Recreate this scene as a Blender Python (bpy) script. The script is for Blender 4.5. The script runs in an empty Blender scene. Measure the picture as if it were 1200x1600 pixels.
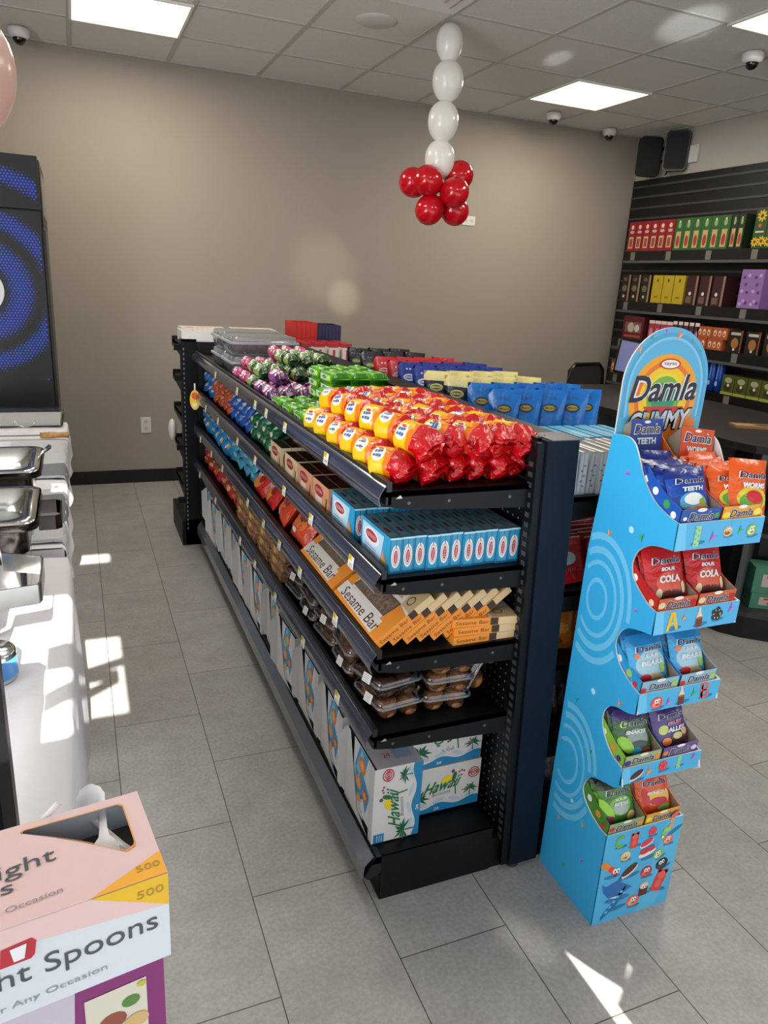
import bpy, math, random
from math import sin, cos, pi, radians, sqrt
from mathutils import Vector, Matrix, Euler, noise
C = bpy.context.scene.collection
SC = bpy.context.scene
random.seed(7)
# ---------------------------------------------------------------- camera, light, exposure
CAM_Z = 1.565
RIGHT = Vector((0.9247877, -0.37658081, 0.05435624))
UP = Vector((0.0644841, 0.29591908, 0.95303395))
FWD = Vector((0.37497934, 0.87784896, -0.2979458))
cam = bpy.data.cameras.new('camera')
cam.sensor_fit = 'VERTICAL'; cam.sensor_height = 36.0; cam.lens = 1139.5 / 1600 * 36
cam.clip_start = .02; cam.clip_end = 60
camo = bpy.data.objects.new('camera', cam); C.objects.link(camo)
mw = Matrix.Identity(4)
for i in range(3):
    mw[i][0] = RIGHT[i]; mw[i][1] = UP[i]; mw[i][2] = -FWD[i]
mw[2][3] = CAM_Z
camo.matrix_world = mw
SC.camera = camo
SC.view_settings.view_transform = 'Standard'; SC.view_settings.look = 'None'
SC.view_settings.exposure = 0.48; SC.view_settings.gamma = 1.0
SC.view_settings.use_curve_mapping = False
w = bpy.data.worlds.new('daylight'); SC.world = w; w.use_nodes = True
w.node_tree.nodes['Background'].inputs[0].default_value = (.75, .85, 1, 1)
w.node_tree.nodes['Background'].inputs[1].default_value = 1.0
def lamp(name, kind, energy, loc, direction, color=(1, 1, 1), size=None, size_y=None, angle=None, spot=None, blend=.3, spread=None):
    l = bpy.data.lights.new(name, kind); l.energy = energy; l.color = color
    if kind == 'AREA':
        l.shape = 'RECTANGLE'; l.size = size; l.size_y = size_y
        if spread: l.spread = spread
    if kind == 'SUN': l.angle = angle
    if kind == 'SPOT': l.spot_size = spot; l.spot_blend = blend; l.shadow_soft_size = size or .02
    o = bpy.data.objects.new(name, l); C.objects.link(o)
    o.location = loc; o.rotation_euler = Vector(direction).to_track_quat('-Z', 'Y').to_euler()
    return o
lamp('sun', 'SUN', 24, (0, -4, 5), (.001, 1, -.6), (1, .95, .87), angle=.006)
lamp('window_daylight', 'AREA', 34, (1.9, -.36, 1.35), (.0, 1, .22), (.88, .94, 1), 4.2, 2.2)
lamp('side_window_daylight', 'AREA', 115, (-2.2, .9, 1.4), (1, .25, .22), (.9, .95, 1), 2.6, 2.0)
CEIL = 2.91
PANELS = [(.3804, 4.815), (3.428, 4.815), (3.428, 2.985), (.3804, 2.985), (1.9, 1.2), (3.43, 1.2)]  # last three added out of view for illumination, no panel built there
for (px, py) in PANELS:
    lamp('ceiling_panel_light', 'AREA', 13.0, (px, py, CEIL - .03), (0, 0, -1), (1, .95, .84), .56, .56)
# spots added inside the room to imitate sun glints on wall, ceiling, floor
lamp('added_glint_spot', 'SPOT', 420, (1.3, -.3, 2.2), Vector((2.0, 5.745, 1.44)) - Vector((1.3, -.3, 2.2)), (1, .92, .74), .02, spot=radians(3.2), blend=.9)
lamp('added_glint_spot', 'SPOT', 230, (1.3, -.3, 2.2), Vector((1.83, 5.745, 1.66)) - Vector((1.3, -.3, 2.2)), (1, .92, .74), .02, spot=radians(6.5), blend=1.)
lamp('added_glint_spot', 'SPOT', 70, (1.5, -.3, 1.2), Vector((.957, 1.173, 0)) - Vector((1.5, -.3, 1.2)), (1, .94, .8), .02, spot=radians(4), blend=1.)
lamp('added_glint_spot', 'SPOT', 420, (1.4, -.3, .5), Vector((3.0, 3.4, 2.91)) - Vector((1.4, -.3, .5)), (.9, .97, 1), .02, spot=radians(4.2), blend=.7)
lamp('added_glint_spot', 'SPOT', 420, (1.4, -.3, .5), Vector((2.78, 4.25, 2.91)) - Vector((1.4, -.3, .5)), (.9, .97, 1), .02, spot=radians(1.8), blend=.7)

# ---------------------------------------------------------------- materials
MATS = {}
def lin(c):
    return tuple(((x / 12.92) if x <= .04045 else ((x + .055) / 1.055) ** 2.4) for x in c)
def hexc(h):
    h = h.lstrip('#'); return lin(tuple(int(h[i:i + 2], 16) / 255 for i in (0, 2, 4)))
def mat(name, col='#808080', rough=.5, metal=0., crinkle=0., cscale=40., spec=.5, emit=None, estr=1., coat=0., vary=0., vscale=20., col2=None, trans=0.):
    if name in MATS: return MATS[name]
    m = bpy.data.materials.new(name); m.use_nodes = True; nt = m.node_tree; N = nt.nodes; L = nt.links
    b = N['Principled BSDF']; c = hexc(col) if isinstance(col, str) else col
    b.inputs['Base Color'].default_value = (*c, 1); b.inputs['Roughness'].default_value = rough
    b.inputs['Metallic'].default_value = metal; b.inputs['Specular IOR Level'].default_value = spec
    b.inputs['Coat Weight'].default_value = coat
    if trans: b.inputs['Transmission Weight'].default_value = trans
    if emit:
        b.inputs['Emission Color'].default_value = (*hexc(emit), 1); b.inputs['Emission Strength'].default_value = estr
    tc = None
    if crinkle or vary or col2: tc = N.new('ShaderNodeTexCoord')
    if crinkle:
        n = N.new('ShaderNodeTexNoise'); n.inputs['Scale'].default_value = cscale; n.inputs['Detail'].default_value = 3
        n.inputs['Distortion'].default_value = 1.2
        bp = N.new('ShaderNodeBump'); bp.inputs['Strength'].default_value = crinkle; bp.inputs['Distance'].default_value = .01
        L.new(tc.outputs['Object'], n.inputs['Vector']); L.new(n.outputs[0], bp.inputs['Height']); L.new(bp.outputs[0], b.inputs['Normal'])
    if vary or col2:
        n = N.new('ShaderNodeTexNoise'); n.inputs['Scale'].default_value = vscale; n.inputs['Detail'].default_value = 4
        r = N.new('ShaderNodeValToRGB'); r.color_ramp.elements[0].position = .38; r.color_ramp.elements[1].position = .62
        c2 = hexc(col2) if col2 else tuple(x * (1 - vary) for x in c)
        r.color_ramp.elements[0].color = (*c, 1); r.color_ramp.elements[1].color = (*c2, 1)
        L.new(tc.outputs['Object'], n.inputs['Vector']); L.new(n.outputs[0], r.inputs[0]); L.new(r.outputs[0], b.inputs['Base Color'])
    MATS[name] = m; return m
def clear_mat(name, tint=(.95, .97, 1), gloss=.12, rough=.08, milk=0.):
    if name in MATS: return MATS[name]
    m = bpy.data.materials.new(name); m.use_nodes = True; nt = m.node_tree; N = nt.nodes; L = nt.links
    N.remove(N['Principled BSDF']); out = N['Material Output']
    t = N.new('ShaderNodeBsdfTransparent'); t.inputs[0].default_value = (*tint, 1)
    g = N.new('ShaderNodeBsdfGlossy'); g.inputs['Roughness'].default_value = rough
    f = N.new('ShaderNodeFresnel'); f.inputs[0].default_value = 1.45
    a = N.new('ShaderNodeMath'); a.operation = 'ADD'; a.inputs[1].default_value = gloss; a.use_clamp = True
    mx = N.new('ShaderNodeMixShader'); L.new(f.outputs[0], a.inputs[0]); L.new(a.outputs[0], mx.inputs[0])
    L.new(t.outputs[0], mx.inputs[1]); L.new(g.outputs[0], mx.inputs[2]); L.new(mx.outputs[0], out.inputs[0])
    if milk:
        d = N.new('ShaderNodeBsdfDiffuse'); d.inputs[0].default_value = (.85, .87, .9, 1); m2 = N.new('ShaderNodeMixShader'); m2.inputs[0].default_value = milk
        L.new(mx.outputs[0], m2.inputs[1]); L.new(d.outputs[0], m2.inputs[2]); L.new(m2.outputs[0], out.inputs[0])
    MATS[name] = m; return m
def M(h, rough=.45, **k):   # plain printed / painted colour
    n = 'ink_%s_%d' % (h.strip('#'), int(rough * 100)) + ''.join('%s%s' % kv for kv in sorted(k.items()))
    return mat(n, h, rough, **k)
def foil(h, crinkle=.55, cscale=28, rough=.25, **k):
    n = 'foil_%s_%g_%g' % (h.strip('#'), crinkle, cscale)
    return mat(n, h, rough, crinkle=crinkle, cscale=cscale, spec=.6, **k)

# ---------------------------------------------------------------- mesh builder
TEXTS = {}
def text_geo(s, bold=0., res=2):
    k = (s, bold, res)
    if k not in TEXTS:
        cu = bpy.data.curves.new('t', 'FONT'); cu.body = s; cu.size = 1; cu.offset = bold; cu.resolution_u = res
        cu.align_x = 'CENTER'; cu.align_y = 'CENTER'
        o = bpy.data.objects.new('t', cu); C.objects.link(o)
        bpy.context.view_layer.update()
        me = bpy.data.meshes.new_from_object(o.evaluated_get(bpy.context.evaluated_depsgraph_get()))
        vs = [(v.co.x, v.co.y) for v in me.vertices]; fs = [tuple(p.vertices) for p in me.polygons]
        bpy.data.objects.remove(o); bpy.data.curves.remove(cu); bpy.data.meshes.remove(me)
        if vs:
            x0 = min(v[0] for v in vs); x1 = max(v[0] for v in vs); y0 = min(v[1] for v in vs); y1 = max(v[1] for v in vs)
            cx, cy = (x0 + x1) / 2, (y0 + y1) / 2
            vs = [(x - cx, y - cy) for x, y in vs]; TEXTS[k] = (vs, fs, x1 - x0, y1 - y0)
        else: TEXTS[k] = ([], [], 1, 1)
    return TEXTS[k]
class MB:
    def __init__(s): s.v = []; s.f = []; s.m = []; s.sm = []; s.mats = []
    def mi(s, m):
        if m not in s.mats: s.mats.append(m)
        return s.mats.index(m)
    def add(s, vs, fs, m, smooth=False, T=None):
        o = len(s.v)
        for v in vs:
            v = Vector(v); s.v.append(T @ v if T else v)
        ms = m if isinstance(m, (list, tuple)) else None
        for i, f in enumerate(fs):
            s.f.append(tuple(o + j for j in f)); s.m.append(s.mi(ms[i] if ms else m)); s.sm.append(smooth)
        return s
    def box(s, x0, x1, y0, y1, z0, z1, m, T=None, b=0.):
        # m: one material or dict of face -> material (x0,x1,y0,y1,z0,z1,'*')
        if b:
            xs = [x0, x0 + b, x1 - b, x1]; 
            rings = []
            def ring(z, i):
                a, c, d, e = x0 + i, x1 - i, y0 + i, y1 - i; q = b * .999
                return [(a + q - i, d, z), (c - q + i, d, z), (c, d + q - i, z), (c, e - q + i, z), (c - q + i, e, z), (a + q - i, e, z), (a, e - q + i, z), (a, d + q - i, z)]
            vs = ring(z0, b * .9) + ring(z0 + b, 0) + ring(z1 - b, 0) + ring(z1, b * .9)
            fs = [tuple(range(7, -1, -1))] + [(k * 8 + i, k * 8 + (i + 1) % 8, k * 8 + 8 + (i + 1) % 8, k * 8 + 8 + i) for k in range(3) for i in range(8)] + [tuple(range(24, 32))]
            return s.add(vs, fs, m if not isinstance(m, dict) else m['*'], False, T)
        vs = [(x0, y0, z0), (x1, y0, z0), (x1, y1, z0), (x0, y1, z0), (x0, y0, z1), (x1, y0, z1), (x1, y1, z1), (x0, y1, z1)]
        fs = [(0, 3, 7, 4), (1, 5, 6, 2), (0, 4, 5, 1), (3, 2, 6, 7), (0, 1, 2, 3), (4, 7, 6, 5)]
        fs = [(4, 7, 3, 0), (1, 2, 6, 5), (0, 1, 5, 4), (3, 7, 6, 2), (3, 2, 1, 0), (4, 5, 6, 7)]
        if isinstance(m, dict): m = [m.get(k, m['*']) for k in ('x0', 'x1', 'y0', 'y1', 'z0', 'z1')]
        return s.add(vs, fs, m, False, T)
    def prism(s, poly, a0, a1, axis, m, T=None, cap=None, smooth=False):
        # poly in the two other axes, extruded along axis
        def p(u, v, a):
            return {'x': (a, u, v), 'y': (u, a, v), 'z': (u, v, a)}[axis]
        n = len(poly)
        vs = [p(u, v, a0) for u, v in poly] + [p(u, v, a1) for u, v in poly]
        s.add(vs, [(i, (i + 1) % n, n + (i + 1) % n, n + i) for i in range(n)], m, smooth, T)
        s.add(vs, [tuple(range(n - 1, -1, -1)), tuple(range(n, 2 * n))], cap or m, False, T)
        return s
    def poly(s, pts, m, T=None):
        return s.add(pts, [tuple(range(len(pts)))], m, False, T)
    def lathe(s, prof, m, n=24, T=None, smooth=True, ms=None):
        # prof list of (r, z)
        vs = []; fs = []; fm = []
        for r, z in prof: vs += [(r * cos(2 * pi * i / n), r * sin(2 * pi * i / n), z) for i in range(n)]
        for k in range(len(prof) - 1):
            for i in range(n):
                fs.append((k * n + i, k * n + (i + 1) % n, (k + 1) * n + (i + 1) % n, (k + 1) * n + i)); fm.append(ms[k] if ms else m)
        return s.add(vs, fs, fm, smooth, T)
    def tube(s, pts, r, m, n=8, T=None, close=False):
        pts = [Vector(p) for p in pts]; vs = []; fs = []
        for k, p in enumerate(pts):
            d = (pts[min(k + 1, len(pts) - 1)] - pts[max(k - 1, 0)]).normalized()
            a = d.cross(Vector((0, 0, 1)));
            if a.length < .1: a = d.cross(Vector((1, 0, 0)))
            a.normalize(); b = d.cross(a)
            rr = r[k] if isinstance(r, (list, tuple)) else r
            vs += [p + rr * (cos(2 * pi * i / n) * a + sin(2 * pi * i / n) * b) for i in range(n)]
        for k in range(len(pts) - 1):
            for i in range(n): fs.append((k * n + i, k * n + (i + 1) % n, (k + 1) * n + (i + 1) % n, (k + 1) * n + i))
        fs += [tuple(range(n - 1, -1, -1)), tuple(range((len(pts) - 1) * n, len(pts) * n))]
        return s.add(vs, fs, m, True, T)
    def sphere(s, c, r, m, n=16, T=None, sc=(1, 1, 1)):
        prof = [(max(1e-5, sin(pi * k / (n // 2))) * r, -cos(pi * k / (n // 2)) * r) for k in range(n // 2 + 1)]
        TT = Matrix.Translation(c) @ Matrix.Diagonal((*sc, 1))
        return s.lathe(prof, m, n, (T @ TT) if T else TT)
    def text(s, t, w, m, fn, h=None, bold=0., slant=0., res=2, arc=0.):
        # text fitted to width w (and height h); fn maps flat (x, y) to a point
        vs, fs, tw, th = text_geo(t, bold, res)
        if not vs: return s
        k = w / tw; kh = h / th if h else k
        return s.add([fn(x * k + slant * y * kh, y * kh + arc * (x * k) ** 2) for x, y in vs], fs, m)
    def shape(s, pts, m, fn):
        return s.add([fn(x, y) for x, y in pts], [tuple(range(len(pts)))], m)
    def disc(s, cx, cy, rx, ry, m, fn, n=20, rot=0, a0=0, a1=2 * pi, inner=0., rings=1):
        pts = []
        def q(a, k):
            x, y = rx * cos(a) * k, ry * sin(a) * k
            return (cx + x * cos(rot) - y * sin(rot), cy + x * sin(rot) + y * cos(rot))
        full = abs(a1 - a0 - 2 * pi) < 1e-6
        if inner:
            N_ = n + 1; vs = [fn(*q(a0 + (a1 - a0) * i / n, 1)) for i in range(N_)] + [fn(*q(a0 + (a1 - a0) * i / n, inner)) for i in range(N_)]
            return s.add(vs, [(i, i + 1, N_ + i + 1, N_ + i) for i in range(n)], m)
        pts = [q(a0 + (a1 - a0) * i / n, 1) for i in range(n if full else n + 1)]
        c = fn(cx, cy); vs = [c] + [fn(*p) for p in pts]; k = len(pts)
        if rings > 1 and full:
            vs = [c]
            for r_ in range(1, rings + 1): vs += [fn(cx + (x - cx) * r_ / rings, cy + (y - cy) * r_ / rings) for x, y in pts]
            return s.add(vs, [(0, i + 1, (i + 1) % k + 1) for i in range(k)] + [(1 + q * k + i, 1 + (q + 1) * k + i, 1 + (q + 1) * k + (i + 1) % k, 1 + q * k + (i + 1) % k) for q in range(rings - 1) for i in range(k)], m)
        return s.add(vs, [(0, i + 1, (i + 1) % k + 1) for i in range(k if full else k - 1)], m)
    def mesh(s, name):
        me = bpy.data.meshes.new(name); me.from_pydata([tuple(v) for v in s.v], [], s.f)
        for m in s.mats: me.materials.append(m)
        me.polygons.foreach_set('material_index', s.m); me.polygons.foreach_set('use_smooth', s.sm); me.update()
        return me
    def build(s, name, parent=None, loc=None, rot=None):
        o = bpy.data.objects.new(name, s.mesh(name)); C.objects.link(o)
        if parent: o.parent = parent
        if loc: o.location = loc
        if rot: o.rotation_euler = rot
        return o
def tag(o, label, cat, group=None):
    o['label'] = label; o['category'] = cat
    if group: o['group'] = group
    return o
def empty(name, loc, label=None, cat=None, group=None, rz=0):
    o = bpy.data.objects.new(name, None); C.objects.link(o); o.location = loc; o.rotation_euler = (0, 0, rz); o.empty_display_size = .05
    if label: tag(o, label, cat, group)
    return o
def struct(o): o['kind'] = 'structure'; return o
def kids(o): return [c for c in KID.get(o.name, [])]
KID = {}
def reg(o):
    for c in o.children_recursive: KID.setdefault(c.parent.name, []).append(c)
def dup(o, loc, rot=None, label=None, group=None, scale=None):
    c = o.copy(); C.objects.link(c); c.location = loc
    if rot is not None: c.rotation_euler = rot
    if label: c['label'] = label
    if group: c['group'] = group
    if scale: c.scale = scale
    for ch in kids(o):
        d = ch.copy(); C.objects.link(d); d.parent = c
        for g in kids(ch):
            e = g.copy(); C.objects.link(e); e.parent = d
    return c
FIRST = {}
def place(proto, loc, rot=(0, 0, 0), label=None, group=None, cat=None, scale=None):
    # the first call moves the proto itself, later calls copy it
    if proto.name not in FIRST:
        FIRST[proto.name] = 1
        proto.location = loc; proto.rotation_euler = rot
        if scale: proto.scale = scale
        if label: proto['label'] = label
        if group: proto['group'] = group
        if cat: proto['category'] = cat
        return proto
    return dup(proto, loc, rot, label, group, scale)
ORD = ['first', 'second', 'third', 'fourth', 'fifth', 'sixth', 'seventh', 'eighth', 'ninth', 'tenth', 'eleventh', 'twelfth', 'thirteenth']
def plane(o, u, v):   # mapping of flat artwork onto a plane
    o = Vector(o); u = Vector(u); v = Vector(v); n = u.cross(v).normalized()
    def mk(eps=0.0004):
        return lambda x, y: o + u * x + v * y + n * eps
    return mk
BLACK = mat('black_metal', '#050608', .5, spec=.28)
BLACKS = mat('black_metal_satin', '#07090c', .45, spec=.28)
CHROME = mat('stainless_steel', '#c9c9c6', .16, metal=1., crinkle=.04, cscale=6)
WHITE = M('#f2f2ee', .5)
YEL = M('#f3d21a', .5)
# ---------------------------------------------------------------- room shell
XL, XR, YB, YF = -2.3, 4.706, 5.745, -.42
def wall_material(name, col):
    m = mat(name, col, .75, crinkle=.12, cscale=220, spec=.25)
    return m
WALL = wall_material('beige_wall_paint', '#9f958a')
WALLR = wall_material('pale_wall_paint', '#aea89e')
def floor_material():
    m = bpy.data.materials.new('grey_floor_tile'); m.use_nodes = True; nt = m.node_tree; N = nt.nodes; L = nt.links
    b = N['Principled BSDF']; g = N.new('ShaderNodeNewGeometry'); sx = N.new('ShaderNodeSeparateXYZ'); L.new(g.outputs['Position'], sx.inputs[0])
    ax = N.new('ShaderNodeMath'); ax.operation = 'ADD'; ax.inputs[1].default_value = -.336 + .2975 * 20
    ay = N.new('ShaderNodeMath'); ay.operation = 'ADD'; ay.inputs[1].default_value = FLOOR_OFF
    L.new(sx.outputs[0], ax.inputs[0]); L.new(sx.outputs[1], ay.inputs[0])
    cx = N.new('ShaderNodeCombineXYZ'); L.new(ay.outputs[0], cx.inputs[0]); L.new(ax.outputs[0], cx.inputs[1])
    br = N.new('ShaderNodeTexBrick'); br.offset = .5; br.offset_frequency = 2; br.squash = 1
    br.inputs['Scale'].default_value = 1; br.inputs['Brick Width'].default_value = .6; br.inputs['Row Height'].default_value = .2975
    br.inputs['Mortar Size'].default_value = .0016; br.inputs['Mortar Smooth'].default_value = .3; br.inputs['Bias'].default_value = 0
    L.new(cx.outputs[0], br.inputs['Vector'])
    br.inputs['Color1'].default_value = (*hexc('#a09d9a'), 1); br.inputs['Color2'].default_value = (*hexc('#979491'), 1); br.inputs['Mortar'].default_value = (*hexc('#45423f'), 1)
    n = N.new('ShaderNodeTexNoise'); n.inputs['Scale'].default_value = 7; n.inputs['Detail'].default_value = 8; n.inputs['Roughness'].default_value = .7
    L.new(g.outputs['Position'], n.inputs['Vector'])
    n2 = N.new('ShaderNodeTexNoise'); n2.inputs['Scale'].default_value = 90; n2.inputs['Detail'].default_value = 4; L.new(g.outputs['Position'], n2.inputs['Vector'])
    r = N.new('ShaderNodeValToRGB'); r.color_ramp.elements[0].color = (.8, .79, .78, 1); r.color_ramp.elements[1].color = (1.15, 1.15, 1.14, 1)
    r.color_ramp.elements[0].position = .3; r.color_ramp.elements[1].position = .7; L.new(n.outputs[0], r.inputs[0])
    r2 = N.new('ShaderNodeValToRGB'); r2.color_ramp.elements[0].color = (.86, .86, .86, 1); r2.color_ramp.elements[1].color = (1.08, 1.08, 1.08, 1)
    r2.color_ramp.elements[0].position = .35; r2.color_ramp.elements[1].position = .65; L.new(n2.outputs[0], r2.inputs[0])
    m1 = N.new('ShaderNodeMixRGB'); m1.blend_type = 'MULTIPLY'; m1.inputs[0].default_value = .8; L.new(br.outputs[0], m1.inputs[1]); L.new(r.outputs[0], m1.inputs[2])
    m2 = N.new('ShaderNodeMixRGB'); m2.blend_type = 'MULTIPLY'; m2.inputs[0].default_value = .8; L.new(m1.outputs[0], m2.inputs[1]); L.new(r2.outputs[0], m2.inputs[2])
    L.new(m2.outputs[0], b.inputs['Base Color']); b.inputs['Roughness'].default_value = .42; b.inputs['Specular IOR Level'].default_value = .4
    bp = N.new('ShaderNodeBump'); bp.inputs['Strength'].default_value = .25; bp.inputs['Distance'].default_value = .004; bp.invert = True
    L.new(br.outputs['Fac'], bp.inputs['Height']); L.new(bp.outputs[0], b.inputs['Normal'])
    return m
FLOOR_OFF = -.923 + 6.3
struct(MB().box(XL, XR + .1, YF - .1, YB + .1, -.1, 0, floor_material()).build('floor'))
def ceiling_material():
    m = mat('mineral_fibre_tile', '#dedbd5', .9, crinkle=.5, cscale=300, spec=.1)
    nt = m.node_tree; N = nt.nodes; L = nt.links; b = N['Principled BSDF']
    n = N.new('ShaderNodeTexNoise'); n.inputs['Scale'].default_value = 330; n.inputs['Detail'].default_value = 2
    g = N.new('ShaderNodeNewGeometry'); L.new(g.outputs['Position'], n.inputs['Vector'])
    r = N.new('ShaderNodeValToRGB'); r.color_ramp.elements[0].position = .3; r.color_ramp.elements[1].position = .42
    r.color_ramp.elements[0].color = (*hexc('#c4c1ba'), 1); r.color_ramp.elements[1].color = (*hexc('#e6e3dc'), 1)
    L.new(n.outputs[0], r.inputs[0]); L.new(r.outputs[0], b.inputs['Base Color']); return m
struct(MB().box(XL, XR + .1, YF - .1, YB + .1, CEIL, CEIL + .1, ceiling_material()).build('ceiling'))
struct(MB().box(XL, XR + .1, YB, YB + .1, 0, CEIL, WALL).build('wall_back'))
struct(MB().box(XR, XR + .1, YF, YB, 0, CEIL, WALLR).build('wall_right'))
struct(MB().box(XL - .1, XL, YF, YB, 0, CEIL, WALL).build('wall_left'))
# unseen front wall: open gaps without glass, cut to shape the sun patches
fw = MB(); y0, y1 = YF - .06, YF
fw.box(XL, XR, y0, y1, 2.81, CEIL, WALL); fw.box(XL, XR, y0, y1, 2.17, 2.70, WALL)
fw.box(.088, XR, y0, y1, 2.70, 2.81, WALL)
fw.box(.088, XR, y0, y1, .95, 2.17, WALL); fw.box(XL, .088, y0, y1, .95, 1.76, WALL)
fw.box(XL, 1.03, y0, y1, 0, .95, WALL); fw.box(1.16, XR, y0, y1, 0, .95, WALL)
fw.box(1.03, 1.16, y0, y1, 0, .76, WALL)
fw.prism([(1.03, .95), (1.16, .95), (1.16, .90), (1.10, .87), (1.07, .90)], y0, y1, 'y', WALL)  # small ragged gap shaped to throw a bright spot on the floor
fw.prism([(1.06, .82), (1.16, .86), (1.16, .76), (1.08, .76)], y0, y1, 'y', WALL)
# slanted bars added to cast the thin shadow lines on the sunny floor
for (a, za, b_, zb, t) in ((-.105, 1.966, .1, 2.018, .006), (-.105, 1.946, .07, 1.955, .005), (-.105, 1.85, .07, 1.935, .006)):
    fw.prism([(a, za - t), (b_, zb - t), (b_, zb + t), (a, za + t)], y0, y1, 'y', WALL)
struct(fw.build('wall_front'))
BASE = mat('black_baseboard', '#0b0c0e', .4)
struct(MB().box(XL, XR, YB - .012, YB, 0, .1, BASE).build('baseboard_back'))
struct(MB().box(XR - .012, XR, YF, YB, 0, .1, BASE).build('baseboard_right'))
TB = mat('ceiling_grid_metal', '#b9b6ae', .5)
gx = MB(); 
for i in range(-6, 7):
    x = 1.295 + .6096 * i
    if XL < x < XR: gx.box(x - .012, x + .012, YF, YB, CEIL - .006, CEIL, TB)
for j in range(-9, 4):
    y = 4.506 + .6096 * j
    if YF < y < YB: gx.box(XL, XR, y - .012, y + .012, CEIL - .0065, CEIL, TB)
gx.box(XL, XR, YB - .022, YB, CEIL - .008, CEIL, TB); gx.box(XR - .022, XR, YF, YB, CEIL - .008, CEIL, TB)
struct(gx.build('trim_1'))
# recessed light panels
LED = mat('lit_diffuser', '#fffbe9', .6, emit='#fff3cf', estr=2.6)
def panel(i):
    px, py = PANELS[i]
    t = empty('ceiling_light', (px, py, CEIL - .02), ['square lit ceiling panel nearest the left wall corner above the back aisle', 'square lit ceiling panel to the right of the balloon string',
        'square lit ceiling panel cut by the right edge of the photo', 'square ceiling panel over the left aisle out of frame', 'square ceiling panel over the front', 'square ceiling panel over the counter front'][i], 'ceiling light')
    h = .2935
    MB().box(-h, h, -h, h, .006, .012, LED).build('diffuser', t)
    f = MB(); W_ = M('#e6e4dc', .4)
    for a, b_, c, d in ((-h - .01, h + .01, -h - .01, -h + .004), (-h - .01, h + .01, h - .004, h + .01), (-h - .01, -h + .004, -h, h), (h - .004, h + .01, -h, h)): f.box(a, b_, c, d, .002, .0185, W_)
    f.build('frame', t)
for i in range(3): panel(i)
# air diffuser and round cover
t = empty('air_diffuser', (1.6, 3.6, CEIL - .012), 'square white air diffuser in the ceiling left of the balloon string', 'air vent')
f = MB(); G = M('#cfccc4', .5)
for k in range(5):
    h = .285 - k * .058
    pts = [(-h, -h), (h, -h), (h, h), (-h, h)]; h2 = h - .03; z1 = -.0; z2 = .009
    vs = [(x, y, -.004) for x, y in pts] + [(x * h2 / h, y * h2 / h, .010) for x, y in pts]
    f.add(vs, [(i, (i + 1) % 4, 4 + (i + 1) % 4, 4 + i) for i in range(4)], G)
f.box(-.028, .028, -.028, .028, 0, .006, G)
f.build('louvre', t)
tag(MB().lathe([(.001, CEIL - .016), (.09, CEIL - .014), (.112, CEIL - .006), (.116, CEIL)], M('#c9c6be', .6), 32, Matrix.Translation((1.60, 4.23, 0))).build('ceiling_cover_disc'), 'round white cover plate on a ceiling tile near the balloon string', 'cover plate')
def dome(x, y, label, s=1.):
    t = empty('security_camera', (x, y, CEIL - .008), label, 'security camera', 'dome cameras on the ceiling')
    Wt = M('#d9d9d6', .35)
    MB().lathe([(.001, 0), (.056, 0), (.058, -.012), (.055, -.035), (.046, -.046), (.036, -.05)], Wt, 24).build('housing', t)
    MB().lathe([(.036, -.049)] + [(.036 * cos(a), -.049 - .036 * sin(a)) for a in [.2 * k for k in range(1, 8)]] + [(.0005, -.085)], mat('smoked_dome', '#08080a', .06, spec=.8), 20).build('dome', t)
    reg(t); t.scale = (s, s, s); return t
dome(-.20, 5.50, 'white dome camera on the ceiling at the far left corner', 1.05)
dome(3.547, 5.394, 'white dome camera on the ceiling just behind the square light panel')
dome(4.25, 5.60, 'white dome camera on the ceiling above the two black wall devices', 1.0)
dome(3.587, 3.542, 'white dome camera near the right edge, closest of the dome cameras')
# wall plates
def outlet(x, z, horiz, label):
    t = empty('wall_outlet', (x, YB, z), label, 'outlet')
    w_, h_ = (.037, .06) if not horiz else (.06, .037)
    MB().box(-w_, w_, -.006, 0, -h_, h_, M('#d8d4ca', .4), b=.002).build('cover_plate', t)
    for s in (-1, 1):
        o = MB(); D = M('#2c2a28', .6); cx, cz = ((0, s * .026) if not horiz else (s * .026, 0))
        o.disc(cx, cz, .015, .017, M('#c8c4ba', .4), lambda x_, y_: Vector((x_, -.0066, y_)))
        o.box(cx - .007, cx - .005, -.0072, -.0064, cz - .004, cz + .005, D); o.box(cx + .005, cx + .007, -.0072, -.0064, cz - .004, cz + .005, D)
        o.build('socket', t)
outlet(.448, .445, False, 'white duplex outlet low on the beige back wall')
outlet(3.063, 2.101, True, 'white horizontal outlet plate high on the back wall beside red balloons')

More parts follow.
